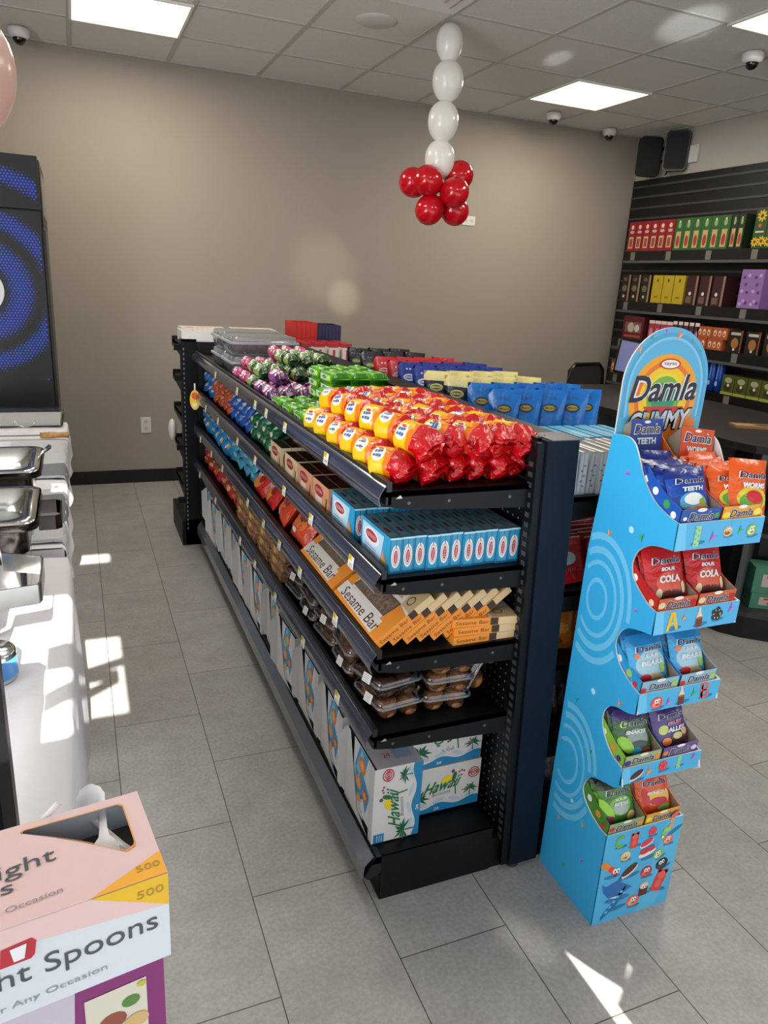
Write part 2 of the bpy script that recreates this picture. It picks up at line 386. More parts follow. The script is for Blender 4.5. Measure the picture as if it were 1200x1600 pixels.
# ---------------------------------------------------------------- slatwall on the right wall
SL = mat('black_slatwall', '#0a0a0b', .5); SLG = mat('slat_groove_metal', '#4c4c4d', .45, metal=.4)
t = empty('slatwall', (XR, 3.6, 0), 'black slatted wall panelling with grey groove inserts on the right wall', 'slatwall')
b = MB(); ytop = 2.13
b.box(-.02, 0, -2.0, YB - 3.6 - .01, .35, 2.555, SL)
b.build('backing', t)
b = MB()
z = 2.50
gs = []
while z > .4: gs.append(z); z -= .0875
for z in gs: b.box(-.026, -.0195, -2.0, YB - 3.6 - .012, z - .008, z + .008, SLG)
b.build('groove_inserts', t)
SD = .15
def wall_shelf(z, y0, y1, label):
    t = empty('wall_shelf', (XR - .02, y0, z), label, 'shelf')
    n = (y1 - y0)
    MB().box(.01 - SD, 0, 0, n, -.012, 0, mat('smoked_shelf', '#15161a', .3)).box(-SD, .01 - SD, 0, n, -.075, .004, mat('black_lip', '#0b0c10', .35)).build('shelf_board', t)
    MB().box(-SD - .005, .002 - SD, 0, n, -.093, -.073, mat('grey_shelf_rail', '#5b5b5e', .4, metal=.3)).build('front_rail', t)
    yy = .25
    while yy < n - .1:
        MB().box(-SD - .002, -SD, yy, yy + .055, -.07, -.004, M('#6f6b64', .5)).build('price_holder', t); yy += .43
    return t
SHZ = [1.95, 1.535, 1.215, .90]
for z, lb in zip(SHZ, ('topmost black wall shelf carrying red and green boxes', 'second black wall shelf carrying yellow and brown boxes', 'third black wall shelf behind the arched display header', 'fourth black wall shelf carrying blue packets')):
    wall_shelf(z, 3.0, YB - .21, lb)
XS = XR - .02 - .14     # front face of the products
def carton(w, d, h, faces, art=None, name='carton', label='', cat='box', group=None):
    # local: x = depth (front at x=0 facing -x), y = width, z = height
    b = MB(); d = min(d, .135); b.box(0, d, -w / 2, w / 2, 0, h, faces)
    f = plane((0, 0, 0), (0, -1, 0), (0, 0, 1))     # front face artwork: x to the right as seen, y up
    if art: art(b, f, w, h)
    o = b.build(name); tag(o, label, cat, group); return o
def art_red(b, f, w, h):
    b.disc(0, h * .82, w * .2, w * .2, M('#e8b9a8'), f()); b.disc(0, h * .66, w * .3, h * .05, M('#c9a08d'), f())
    b.shape([(-w * .3, h * .12), (w * .3, h * .12), (w * .3, h * .5), (-w * .3, h * .5)], M('#c7ae84'), f())
    b.shape([(-w * .2, h * .16), (w * .2, h * .16), (w * .2, h * .44), (-w * .2, h * .44)], M('#8f4a36'), f(.0008))
def art_green(b, f, w, h):
    b.shape([(-w * .28, h * .08), (w * .28, h * .08), (w * .28, h * .6), (-w * .28, h * .6)], M('#b7a06c'), f())
    b.disc(0, h * .3, w * .2, h * .17, M('#a0362a'), f(.0008)); b.disc(0, h * .8, w * .18, h * .1, M('#8da36f'), f()); b.disc(0, h * .9, w * .1, w * .1, M('#d7c9a0'), f(.0008))
def art_yel(b, f, w, h):
    b.disc(0, h * .82, w * .09, w * .12, M('#4a3515'), f()); b.disc(0, h * .45, w * .3, h * .09, M('#b89a2c'), f()); b.shape([(-w * .2, h * .2), (w * .2, h * .2), (w * .2, h * .26), (-w * .2, h * .26)], M('#7f6a22'), f())
def art_choc(b, f, w, h):
    b.shape([(w * .3, 0), (w * .5, 0), (w * .5, h), (w * .3, h)], M('#8f7a55'), f()); b.disc(-w * .1, h * .5, w * .27, h * .12, M('#6e6350'), f()); b.disc(-w * .1, h * .2, w * .12, w * .12, M('#bdb6ac'), f()); b.disc(-w * .1, h * .83, w * .2, h * .07, M('#6a4a3a'), f())
def art_plum(b, f, w, h):
    b.shape([(w * .32, 0), (w * .5, 0), (w * .5, h), (w * .32, h)], M('#8a6d5c'), f()); b.disc(-w * .1, h * .4, w * .12, w * .12, M('#d6cfd2'), f()); b.shape([(-w * .4, h * .08), (w * .1, h * .08), (w * .1, h * .3), (-w * .4, h * .3)], M('#6d5148'), f())
def art_sun(b, f, w, h):
    for cx, cy, r in ((0, .85, .38), (-.25, .18, .32), (.28, .2, .34)):
        for k in range(9):
            a = k * 2 * pi / 9; b.disc(cx * w + .6 * r * w * cos(a), cy * h + .6 * r * w * sin(a), r * w * .45, r * w * .18, M('#d9b22a'), f(.0004 + .0001 * (k % 3)), 10, a)
        b.disc(cx * w, cy * h, r * w * .35, r * w * .35, M('#5e4316'), f(.0012))
    b.disc(-.05 * w, h * .6, w * .13, w * .13, M('#c9573f'), f()); b.shape([(-w * .35, h * .42), (w * .35, h * .42), (w * .35, h * .46), (-w * .35, h * .46)], M('#cfd0b8'), f())
def art_lilac(b, f, w, h):
    for k, (x, y) in enumerate(((-.2, .8), (.2, .85), (0, .62), (-.25, .45), (.2, .42), (0, .2), (.25, .15), (-.25, .12))):
        b.disc(x * w, y * h, w * .14, w * .12, M('#b79ac4' if k % 2 else '#5a3d7c'), f())
def art_orange(b, f, w, h):
    for x in (-.3, 0, .3): b.disc(x * w, h * .5, w * .1, h * .28, M('#e8c9b0'), f()); b.disc(x * w, h * .45, w * .06, h * .14, M('#b05a2c'), f(.0008))
def art_cookie(b, f, w, h):
    b.disc(0, h * .42, w * .27, h * .24, M('#9a6a38'), f()); b.shape([(-w * .36, h * .78), (w * .36, h * .78), (w * .36, h * .9), (-w * .36, h * .9)], M('#b9b2a4'), f()); b.disc(0, h * .15, w * .08, w * .08, M('#d4d4d0'), f())
    b.shape([(w * .4, 0), (w * .5, 0), (w * .5, h), (w * .4, h)], M('#7c4a24'), f(.0008))
def art_pinkp(b, f, w, h):
    b.shape([(-w / 2, h * .86), (w / 2, h * .86), (w / 2, h), (-w / 2, h)], M('#dfc9cb'), f()); b.disc(0, h * .45, w * .3, h * .22, M('#c88a95'), f())
def art_pour(b, f, w, h):
    b.disc(0, h * .75, w * .3, h * .14, M('#9ea37a'), f()); b.disc(0, h * .4, w * .3, h * .17, M('#3a2a1a'), f()); b.shape([(-w / 2, 0), (w / 2, 0), (w / 2, h * .16), (-w / 2, h * .16)], M('#9aa045'), f()); b.disc(w * .05, h * .5, w * .1, w * .1, M('#d8d3be'), f(.0008))
def art_maroon(b, f, w, h):
    b.shape([(-w * .4, h * .3), (w * .4, h * .3), (w * .4, h * .75), (-w * .4, h * .75)], M('#7b5550'), f()); b.disc(-w * .1, h * .52, w * .16, w * .16, M('#bfae9c'), f(.0008)); b.disc(w * .2, h * .5, w * .12, w * .12, M('#cdbfb2'), f(.001)); b.shape([(-w * .4, h * .1), (w * .4, h * .1), (w * .4, h * .2), (-w * .4, h * .2)], M('#a8493f'), f())
def row(proto, ys, z, labels, group, x=XS):
    for i, y in enumerate(ys):
        place(proto, (x, y, z), (0, 0, 0), labels % ORD[i] if '%s' in labels else labels, group)
def lins(a, b_, n): return [a + (b_ - a) * i / (n - 1) for i in range(n)]
p = carton(.088, .2, .245, M('#8c1b26'), art_red, 'tea_box', 'x'); row(p, lins(5.49, 5.03, 6), SHZ[0], 'tall red box on the top wall shelf, %s from the corner', 'red boxes on the top wall shelf')
p = carton(.092, .2, .245, M('#2f5a2c'), art_green, 'tea_box', 'x'); row(p, lins(4.93, 4.46, 6), SHZ[0], 'tall green box on the top wall shelf, %s from the red boxes', 'green boxes on the top wall shelf')
p = carton(.06, .2, .245, M('#1b2f1a'), art_green, 'tea_box', 'x'); row(p, lins(4.375, 4.31, 2), SHZ[0], 'narrow dark green box on the top wall shelf, %s after the green row', 'narrow dark boxes on the top wall shelf')
p = carton(.105, .2, .26, M('#2f4d24'), art_sun, 'seed_box', 'x'); row(p, [4.14, 4.03], SHZ[0], 'green box with yellow flowers on the top wall shelf, %s from its left', 'flower boxes on the top wall shelf')
p = carton(.11, .2, .225, M('#2a1b16'), art_choc, 'chocolate_box', 'x'); row(p, lins(5.475, 5.22, 3), SHZ[1], 'dark brown box on the second wall shelf, %s from the corner', 'dark boxes on the second wall shelf')
p = carton(.115, .2, .225, M('#b59a22'), art_yel, 'chocolate_box', 'x'); row(p, lins(5.08, 4.83, 3), SHZ[1], 'mustard yellow box on the second wall shelf, %s from its left', 'yellow boxes on the second wall shelf')
p = carton(.115, .2, .225, M('#35191f'), art_plum, 'chocolate_box', 'x'); row(p, lins(4.69, 4.42, 3), SHZ[1], 'plum brown box on the second wall shelf, %s from the yellow boxes', 'plum boxes on the second wall shelf')
p = carton(.1, .2, .275, M('#8a66a0'), art_lilac, 'chocolate_box', 'x'); row(p, lins(4.17, 4.07, 2), SHZ[1], 'lilac patterned box on the second wall shelf, %s from its left', 'lilac boxes on the second wall shelf')
p = carton(.26, .2, .2, M('#571c22'), art_maroon, 'biscuit_box', 'maroon box at the left end of the third wall shelf'); p.location = (XS, 5.3, SHZ[2])
p = carton(.065, .06, .18, M('#a83a4c'), art_pinkp, 'pink_tin', 'x', 'can'); row(p, lins(5.07, 4.86, 4), SHZ[2], 'pink tin with pale lid on the third wall shelf, %s from its left', 'pink tins on the third wall shelf')
p = carton(.045, .045, .19, M('#4a2a33'), art_pinkp, 'dark_bottle', 'x', 'bottle'); row(p, lins(4.80, 4.56, 5), SHZ[2], 'dark bottle with pink label on the third wall shelf, %s from its left', 'dark bottles on the third wall shelf')
p = carton(.15, .15, .085, M('#a8552c'), art_orange, 'orange_carton', 'x')
for i, (y, z, lb) in enumerate(((4.52, 0, 'lower left orange printed box on the third wall shelf'), (4.36, 0, 'lower right orange printed box on the third wall shelf'), (4.48, .086, 'upper left orange printed box stacked on the third wall shelf'), (4.325, .086, 'upper right orange printed box stacked on the third wall shelf'))):
    place(p, (XS, y, SHZ[2] + z), (0, 0, 0), lb, 'orange boxes on the third wall shelf')
p = carton(.125, .15, .165, M('#1c1614'), art_cookie, 'cookie_box', 'x'); row(p, lins(4.17, 3.85, 3), SHZ[2], 'black box with a brown biscuit picture on the third wall shelf, %s from its left', 'black biscuit boxes on the third wall shelf')
def packet_blue():
    b = MB(); m = foil('#0f3f9a', .4, 20); n = 10
    b.lathe([(.012, 0), (.033, .015), (.034, .1), (.033, .2), (.02, .225), (.026, .25)], m, 14, None)
    f = plane((-.0345, 0, 0), (0, -1, 0), (0, 0, 1))
    b.disc(0, .07, .012, .02, M('#9db7d8'), f(.001)); b.shape([(-.006, .1), (.008, .1), (.01, .22), (-.004, .22)], M('#4f86d6'), f(.001))
    o = b.build('blue_packet'); return tag(o, 'x', 'packet')
p = packet_blue(); row(p, lins(4.86, 4.28, 9), SHZ[3], 'tall shiny blue packet on the fourth wall shelf, %s from its left', 'blue packets on the fourth wall shelf', XS + .04)
p = carton(.115, .12, .15, M('#49501e'), art_pour, 'dried_fruit_pouch', 'x'); row(p, lins(4.16, 3.68, 5), SHZ[3], 'olive green pouch on the fourth wall shelf, %s from the blue packets', 'green pouches on the fourth wall shelf')
p = carton(.14, .12, .12, M('#8a4420'), art_orange, 'orange_carton', 'orange box on the lowest wall shelf behind the till screen'); p.location = (XS, 5.45, SHZ[3] + .0)
# two black wall devices and their bracket
DEV = mat('black_plastic', '#0a0b0d', .45)
def device(loc, rz, label):
    t = empty('wall_speaker', loc, label, 'speaker', None, rz)
    b = MB(); n = 10; pts = []
    for cx, cz, a0 in ((.075, .15, 0), (-.075, .15, 90), (-.075, -.15, 180), (.075, -.15, 270)):
        for k in range(5): a = radians(a0 + 22.5 * k); pts.append((cx * .82 + .035 * cos(a), cz * .78 + .035 * sin(a)))
    b.prism(pts, -.02, .03, 'y', DEV); b.build('body', t)
    MB().prism([(x * .88, z_ * .9) for x, z_ in pts], -.024, -.0195, 'y', mat('speaker_grille', '#111216', .7, crinkle=.4, cscale=400)).build('grille', t)
    MB().box(-.02, .02, .03, .075, -.03, .03, BLACK).build('bracket', t)
    return t
device((4.535, 5.40, 2.70), radians(-20), 'left of two rounded black speakers mounted in the wall corner')
device((4.635, 5.20, 2.73), radians(-52), 'right of two rounded black speakers mounted in the wall corner')
t = empty('cable_bracket', (XR, 5.30, 2.72), 'black bracket with looped cables between the two wall speakers', 'bracket')
MB().box(-.05, 0, -.02, .02, -.13, .16, BLACK).box(-.12, -.04, -.012, .012, .02, .05, BLACK).box(-.12, -.04, -.012, .012, -.08, -.05, BLACK).build('arm', t)
b = MB(); b.tube([(-.06 - .03 * sin(a * .7), .04 * cos(a) - .0, -.05 - .015 * a + .03 * sin(a)) for a in [.5 * k for k in range(16)]], .004, BLACK, 6); b.build('cable', t)
tag(MB().box(-.03, 0, -.045, .045, -.065, .065, M('#c9c7c0', .4), b=.004).build('junction_box', None, (XR, 5.06, 2.70)), 'small white box on the wall right of the black speakers', 'wall box')
# ---------------------------------------------------------------- main gondola
GY0, GY1 = 1.407, 4.24
XF, XM0, XM1, XB = .605, .985, 1.08, 1.47
SL_L = [1.132, .925, .722, .51]       # left side shelf surfaces
SL_R = [1.09, .835, .62, .39]
DECK = .14
def peg_material():
    m = mat('pegboard_black', '#0b0c0f', .45); nt = m.node_tree; N = nt.nodes; L = nt.links; b = N['Principled BSDF']
    g = N.new('ShaderNodeNewGeometry'); s = N.new('ShaderNodeSeparateXYZ'); L.new(g.outputs['Position'], s.inputs[0])
    def md(sock, k):
        a = N.new('ShaderNodeMath'); a.operation = 'PINGPONG'; a.inputs[1].default_value = k / 2; L.new(sock, a.inputs[0])
        c = N.new('ShaderNodeMath'); c.operation = 'POWER'; c.inputs[1].default_value = 2; L.new(a.outputs[0], c.inputs[0]); return c
    a, c = md(s.outputs[1], .0254), md(s.outputs[2], .0254)
    d = N.new('ShaderNodeMath'); d.operation = 'ADD'; L.new(a.outputs[0], d.inputs[0]); L.new(c.outputs[0], d.inputs[1])
    e = N.new('ShaderNodeMath'); e.operation = 'LESS_THAN'; e.inputs[1].default_value = .0000075; L.new(d.outputs[0], e.inputs[0])
    mx = N.new('ShaderNodeMixRGB'); mx.inputs[1].default_value = (*hexc('#0b0c0f'), 1); mx.inputs[2].default_value = (*hexc('#8d9096'), 1)
    L.new(e.outputs[0], mx.inputs[0]); L.new(mx.outputs[0], b.inputs['Base Color']); return m
PEG = peg_material()
NAVY = mat('end_panel_dark_blue', '#06111f', .5, spec=.25)
RAIL = mat('price_channel', '#34384a', .16, spec=.8, coat=.5)
RAILC = clear_mat('clear_price_channel', (.8, .84, .9), .12, .12)
LIPM = mat('shelf_lip', '#15171a', .35, spec=.5)
gon = empty('gondola_shelving', (XM0, GY0, 0), 'long black double sided gondola shelving unit filled with snacks', 'shelving unit')
def G(x, y, z): return (x - XM0, y - GY0, z)
def gbox(b, x0, x1, y0, y1, z0, z1, m): return b.box(x0 - XM0, x1 - XM0, y0 - GY0, y1 - GY0, z0, z1, m)
# leaning end panel (the metal end cover)
b = MB(); LEAN = .045
def lean_box(x0, x1, y0, y1, z0, z1, m):
    vs = []
    for z in (z0, z1):
        d = LEAN * (1 - z / 1.24) if y0 < GY0 + .03 else 0
        vs += [(x0 + d - XM0, y0 - GY0, z), (x1 + d - XM0, y0 - GY0, z), (x1 + d - XM0, y1 - GY0, z), (x0 + d - XM0, y1 - GY0, z)]
    b.add(vs, [(4, 7, 3, 0), (1, 2, 6, 5), (0, 1, 5, 4), (3, 7, 6, 2), (3, 2, 1, 0), (4, 5, 6, 7)], m)
lean_box(.99, 1.078, GY0 - .028, GY0 + .0, .02, 1.24, NAVY); b.build('end_panel', gon)
b = MB(); lean_box(.968, .989, GY0 - .02, GY0 + .02, .02, 1.235, BLACKS)
for k in range(44): b.box(.966 + LEAN * (1 - (.1 + k * .025) / 1.24) - XM0, .969 + LEAN * (1 - (.1 + k * .025) / 1.24) - XM0, -.008, .008, .1 + k * .025, .112 + k * .025, M('#3a3d42'))
b.build('upright_post', gon)
b = MB(); gbox(b, 1.012, 1.05, GY0, GY1, .1, 1.20, PEG); b.build('pegboard_panel', gon)
b = MB()
for k in range(3):
    ya = GY0 + k * .945; gbox(b, .985, 1.08, ya + .003, ya + .943, 1.205, 1.24, BLACKS)
    gbox(b, .978, .992, ya + .003, ya + .943, 1.17, 1.243, BLACKS)
gbox(b, 1.0, 1.09, GY0 - .03, GY0 + .06, 1.2405, 1.2425, M('#55575c', .25))
b.build('top_rail', gon)
for yy in (GY0 + .94, GY0 + 1.89):
    b = MB(); gbox(b, .996, 1.012, yy - .015, yy + .015, .1, 1.2, BLACKS); b.build('upright_post', gon)
b = MB(); gbox(b, 1.02, 1.06, GY0 + .01, GY0 + .05, 0, .03, BLACK); b.lathe([(.02, 0), (.022, .006), (.014, .012), (.01, .03)], M('#2a2c2e'), 14, Matrix.Translation(G(1.06, GY0 + .0, 0))); b.build('levelling_foot', gon)
def price_tag(parent, y, zc, xc, ang, d):
    o = MB(); w_, h_ = .036, .031
    T = Matrix.Translation((xc, y, zc)) @ Matrix.Rotation(ang * d, 4, 'Y')
    # tag plane: normal -x*d ; y horizontal ; z vertical
    e = -.0012 * d
    o.add([(e, -w_ / 2, -h_ / 2), (e, w_ / 2, -h_ / 2), (e, w_ / 2, h_ / 2), (e, -w_ / 2, h_ / 2), (e - .0006 * d, -w_ / 2, -h_ / 2), (e - .0006 * d, w_ / 2, -h_ / 2), (e - .0006 * d, w_ / 2, h_ / 2), (e - .0006 * d, -w_ / 2, h_ / 2)], [(3, 2, 1, 0), (4, 5, 6, 7), (0, 1, 5, 4), (2, 3, 7, 6)], WHITE, False, T)
    e2 = e - .0009 * d
    o.add([(e2, w_ * .0 - .004, .002), (e2, w_ / 2, .002), (e2, w_ / 2, h_ / 2), (e2, -.004, h_ / 2)], [(0, 1, 2, 3)], YEL, False, T)
    K = M('#333438'); f = lambda x, y_: T @ Vector((e2 - .0004 * d, -x, y_))
    o.text('||||', .008, K, lambda x, y_: f(x - .009, y_ + .009)); o.text('|||||||', .022, K, lambda x, y_: f(x + .002, y_ - .006), h=.007); o.text('||||||||||||||||', .026, K, lambda x, y_: f(x, y_ - .0125), h=.003)
    return o.build('price_tag', parent)
def shelf(side, s, y0, y1, tags, clear=False):
    # side -1: aisle on the left, +1: aisle on the right
    d = -side      # inward direction sign: for the left side inward is +x
    xf = XF if side < 0 else XB; xb = .985 if side < 0 else 1.08
    t = MB(); o = bpy.data.objects.new
    gbox(t, min(xf, xb), max(xf, xb), y0, y1, s - .012, s, BLACK)
    # front lip
    x0, x1 = sorted((xf, xf + d * .012)); gbox(t, x0, x1, y0, y1, s - .03, s + .022, LIPM)
    # end brackets (tapered)
    for yy in (y0, y1 - .003):
        vs = [(xf + d * .004, s + .0), (xb, s + .0), (xb, s - .058), (xf + d * .06, s - .044), (xf + d * .004, s - .034)]
        t.prism([(u - XM0, v) for u, v in vs], yy - GY0, yy + .003 - GY0, 'y', BLACKS)
    if side < 0:
        for xx in (.66, .76, .92): t.disc(0, 0, .004, .004, M('#56595e', .3), lambda a, c, xx=xx: Vector((xx + a - XM0, y0 - GY0 - .0006, s - .028 + c)), 10)
        t.shape([(0, 0), (.016, 0), (.011, .008)], M('#b9bcc0', .3, metal=.6), lambda a, c: Vector((XF + .022 + a - XM0, y0 - GY0 - .0008, s - .016 + c)))
    sh = t.build('shelf', gon)
    # bulging price channel
    r = MB(); P_ = []
    for k in range(7):
        a = k / 6; P_.append((xf - d * (.002 + .013 * sin(pi * (a * .9)) + .006 * a), s + .014 - .05 * a))
    Q = [(u + d * .0025, v) for u, v in reversed(P_)]
    r.prism([(u - XM0, v) for u, v in P_ + Q], y0 + .001 - GY0, y1 - .001 - GY0, 'y', RAILC if clear else RAIL, smooth=True)
    if not clear: pass
    rl = r.build('price_channel', sh)
    for y in tags: price_tag(sh, y - GY0, s - .012, xf - XM0 - d * .0175, .12, d)
    return sh
secs = [(GY0, GY0 + .944), (GY0 + .946, GY0 + 1.889), (GY0 + 1.891, GY1)]
TAGS = {0: ([1.78, 2.2], [2.45, 2.62, 2.95], [3.45]), 1: ([1.56, 1.9, 2.2], [2.62, 2.95], [3.4, 3.75]), 2: ([1.66, 2.0, 2.25], [2.48, 2.75], [3.3, 3.6, 3.95]), 3: ([1.62, 1.95, 2.3], [2.62, 2.9], [3.5, 4.0])}
for i, s in enumerate(SL_L):
    for j, (a, c) in enumerate(secs): shelf(-1, s, a, c, TAGS[i][j])
for i, s in enumerate(SL_R):
    for j, (a, c) in enumerate(secs[:2] if i else secs): shelf(1, s, a, c, [])
for side in (-1, 1):
    b = MB(); xf, xb = (XF, .985) if side < 0 else (XB, 1.08); d = -side
    x0, x1 = sorted((xf + d * .02, xb)); gbox(b, x0, x1, GY0, GY1, DECK - .02, DECK, BLACK)
    b.prism([(u - XM0, v) for u, v in ((xf, DECK - .055), (xf + d * .03, DECK + .004), (xf + d * .045, DECK + .0), (xf + d * .045, DECK - .05), (xf + d * .01, DECK - .065))], 0, GY1 - GY0, 'y', LIPM)
    b.build('base_deck', gon)
    r = MB(); r.prism([(u - XM0, v) for u, v in ((xf - d * .008, DECK - .06), (xf - d * .004, DECK - .02), (xf + d * .02, DECK + .008), (xf + d * .024, DECK + .004), (xf, DECK - .022), (xf - d * .004, DECK - .06))], .002, GY1 - GY0, 'y', mat('deck_price_channel', '#5d646d', .2, spec=.9, coat=.6))
    r.build('price_channel', gon)
    b = MB(); x0, x1 = sorted((xf + d * .045, xf + d * .06)); gbox(b, x0, x1, GY0, GY1, 0, DECK - .02, BLACK); b.build('kick_plate', gon)
    for yy in (GY0 - .001, GY1 - .004):
        b = MB(); x0, x1 = sorted((xf + d * .045, xb)); gbox(b, x0, x1, yy, yy + .005, 0, DECK + .0, BLACKS)
        b.build('base_end_plate', gon)
b = MB(); gbox(b, .985, 1.08, GY0 + .002, GY1, .0, .1, BLACK); b.build('base_beam', gon)
# end unit at the far end facing the back wall
e = empty('end_cap_shelving', (.8, 4.25, 0), 'black end shelving unit at the far end, facing the back wall', 'shelving unit')
X0, X1 = .535, 1.47
b = MB(); b.box(X0 - .8 + .03, X1 - .8 - .03, .01, .05, .1, 1.20, PEG); b.build('pegboard_panel', e)
for x in (X0, X1 - .05):
    b = MB(); b.box(x - .8, x - .8 + .085, .0, .06, 0, 1.215, BLACKS)
    for k in range(40): b.box(x - .8 + .01, x - .8 + .016, -.001, .0, .1 + k * .027, .113 + k * .027, M('#7a7d82'))
    b.build('upright_post', e)
for s in (1.18, .98, .78, .58, .36):
    b = MB(); b.box(X0 - .8, X1 - .8, .06, .42, s - .012, s, BLACK); b.box(X0 - .8, X1 - .8, .41, .42, s - .04, s + .02, LIPM)
    for x in (X0, X1 - .004): b.prism([(.06, s), (.41, s), (.41, s - .03), (.06, s - .06)], x - .8, x - .8 + .004, 'x', BLACKS)
    b.build('shelf', e)
b = MB(); b.box(X0 - .8 - .02, X1 - .8 + .02, .0, .46, 0, .16, BLACK); b.build('base_deck', e)
b = MB(); 
for s in (1.17, 1.0, .6, .28): b.box(X0 - .8 - .035, X0 - .8, .02, .045, s - .02, s + .012, BLACK)
b.build('bracket_hooks', e)
tag(MB().sphere((0, 0, 0), .05, M('#d9d6d0', .5), 12, None, (.5, .9, 1.3)).build('white_pouch', None, (X0 - .03, 4.52, .655)), 'small white pouch poking out of the far end shelving', 'pouch')
# yellow shelf talker hanging at the far end
f = plane((0, 0, 0), (1, 0, 0), (0, 0, 1)); b = MB()
b.prism([(.028 * cos(2 * pi * k / 20), .055 * sin(2 * pi * k / 20)) for k in range(20)], 0, .001, 'y', M('#f6cf12', .5)); b.disc(0, .022, .018, .02, M('#e0532b'), lambda x, y_: Vector((x, -.0006, y_))); b.disc(0, -.028, .013, .012, M('#f4efe0'), lambda x, y_: Vector((x, -.0006, y_)))
b.box(-.004, .004, 0, .002, .05, .09, M('#e7e0d0'))
tag(b.build('shelf_talker', None, (.583, 4.1, .90), (0, 0, radians(-20))), 'oval yellow shelf sign hanging at the far end of the shelving', 'sign')
# ---------------------------------------------------------------- snacks on the aisle side
def roll_pack(L, R, cols, seed, label_art=True, fins=True, n=22, crumple=.12, name='snack_pack'):
    # a round packet lying along y (far end +y); cols: list of (t_end, material) from the far end
    rnd = random.Random(seed); ts = [0, .02, .06, .12, .22, .34, .46, .58, .7, .8, .88, .94, .98, 1.]
    b = MB(); vs = []; fs = []; fm = []
    def rad(t, a):
        base = R
        if t < .12: base *= sqrt(max(0, 1 - ((.12 - t) / .12) ** 2)) * .75 + .25 * min(1, t / .12 + .1)
        if t > .8:
            k = (t - .8) / .2; base *= 1 - .55 * k
            if t > .93: base *= 1.0
        cr = crumple * max(0, (t - .35)) ** 1 * 1.2
        nz = noise.noise(Vector((cos(a) * 1.7, sin(a) * 1.7, t * 5 + seed * 3.3)))
        nz2 = noise.noise(Vector((cos(a) * 4, sin(a) * 4, t * 9 + seed * 1.3)))
        return base * (1 + cr * (nz * 1.6 + nz2 * .8) + .05 * nz + .02 * nz2)
    for t in ts:
        for i in range(n):
            a = 2 * pi * i / n; r = rad(t, a); k = max(0, (t - .82) / .18)
            sx = 1 + .9 * k; sz = 1 - .62 * k
            vs.append((r * cos(a) * sx, L / 2 - t * L, r * sin(a) * sz))
    for k in range(len(ts) - 1):
        tm = (ts[k] + ts[k + 1]) / 2; m = next(mm for te, mm in cols if tm <= te)
        for i in range(n):
            fs.append((k * n + i, k * n + (i + 1) % n, (k + 1) * n + (i + 1) % n, (k + 1) * n + i)); fm.append(m)
    fs.append(tuple(range(n))); fm.append(cols[0][1]); fs.append(tuple(range((len(ts) - 1) * n, len(ts) * n))[::-1]); fm.append(cols[-1][1])
    b.add(vs, fs, fm, True)
    if fins:   # crimped seal at the near end
        m = cols[-1][1]; pts = []; N_ = 9
        for k in range(N_):
            u = -1 + 2 * k / (N_ - 1); pts.append((u * R * 1.02, -L / 2 - .0 , .004 * sin(k * 2.4)))
        q = [(x * .95, -L / 2 - R * .34 - .004 * cos(k * 1.7), z + .006 * cos(k * 2.1 + seed)) for k, (x, y, z) in enumerate(pts)]
        b.add([(x * .62, y + .006, z) for x, y, z in pts] + q, [(k, k + 1, N_ + k + 1, N_ + k) for k in range(N_ - 1)], m, True)
        b.add([(x, y, z + .0012) for x, y, z in [(x * .62, y + .006, z) for x, y, z in pts] + q], [(k, k + 1, N_ + k + 1, N_ + k) for k in range(N_ - 1)], m, True)
    def cyl(eps):
        def f(x, y):   # x along the packet from far to near, y around: 0 = facing up-left
            a = pi * .72 - y / R; t = .5 + x / L
            rr = rad(max(0, min(1, t)), a % (2 * pi)) + eps
            return Vector((rr * cos(a), L / 2 - t * L, rr * sin(a)))
        return f
    return b, cyl
YP = foil('#efc012', .35, 24); OP = foil('#ee7a1c', .4, 24); RP = foil('#c40a14', .9, 26, .22)
YPL = M('#f2c81a', .3)
def cake(seed, roll):
    b, cyl = roll_pack(.118, .0385, [(.43, YP), (.53, OP), (1, RP)], seed, crumple=.5)
    L = .118; W_ = M('#f4f2e4', .35); Bl = M('#3a67a8', .35); Rd = M('#c31822', .35)
    b.disc(-L * .2, 0, .0175, .02, W_, cyl(.0012), 22)
    for k in range(3): b.shape([(-L * .21 - .012 + .008 * k, -.010), (-L * .21 - .0055 + .008 * k, -.010), (-L * .21 - .0055 + .008 * k, .008), (-L * .21 - .012 + .008 * k, .008)], Bl, cyl(.0019))
    b.disc(-L * .21, .0135, .008, .0035, Rd, cyl(.0022), 12)
    b.disc(-L * .05, .018, .01, .008, M('#f0a02a', .35), cyl(.0014), 12)
    # turn the artwork towards the aisle
    T = Matrix.Rotation(roll, 4, 'Y'); b.v = [T @ v for v in b.v]
    o = b.build('cake_bag'); return tag(o, 'x', 'snack bag')
CK = [cake(s, r) for s, r in ((1, -.1), (2, .25), (3, -.35), (4, .1))]
rnd = random.Random(3)
SIDE = ['at the front lip', 'one column in from the lip', 'two columns in from the lip', 'in the middle column', 'two columns from the back panel', 'beside the back panel']
cx = [.655, .725, .788, .848, .905, .958]; k = 0
for r in range(6):
    y = 1.488 + .109 * r
    for c, x in enumerate(cx):
        place(CK[(k * 7 + c) % 4], (x + rnd.uniform(-.004, .004), y + rnd.uniform(-.008, .008) + (.004 if c else 0), SL_L[0] + .0392), (rnd.uniform(-.08, .08), rnd.uniform(-.3, .3), rnd.uniform(-.15, .15) + .5),
              'red and yellow cake bag, lower layer, %s row, %s from the lip' % (ORD[r], ORD[c]), 'red and yellow cake bags on the top shelf'); k += 1
cx2 = [.705, .772, .838, .895, .945]
SIDE2 = ['nearest the lip', 'second from the lip', 'middle of five', 'second from the back panel', 'beside the back panel']
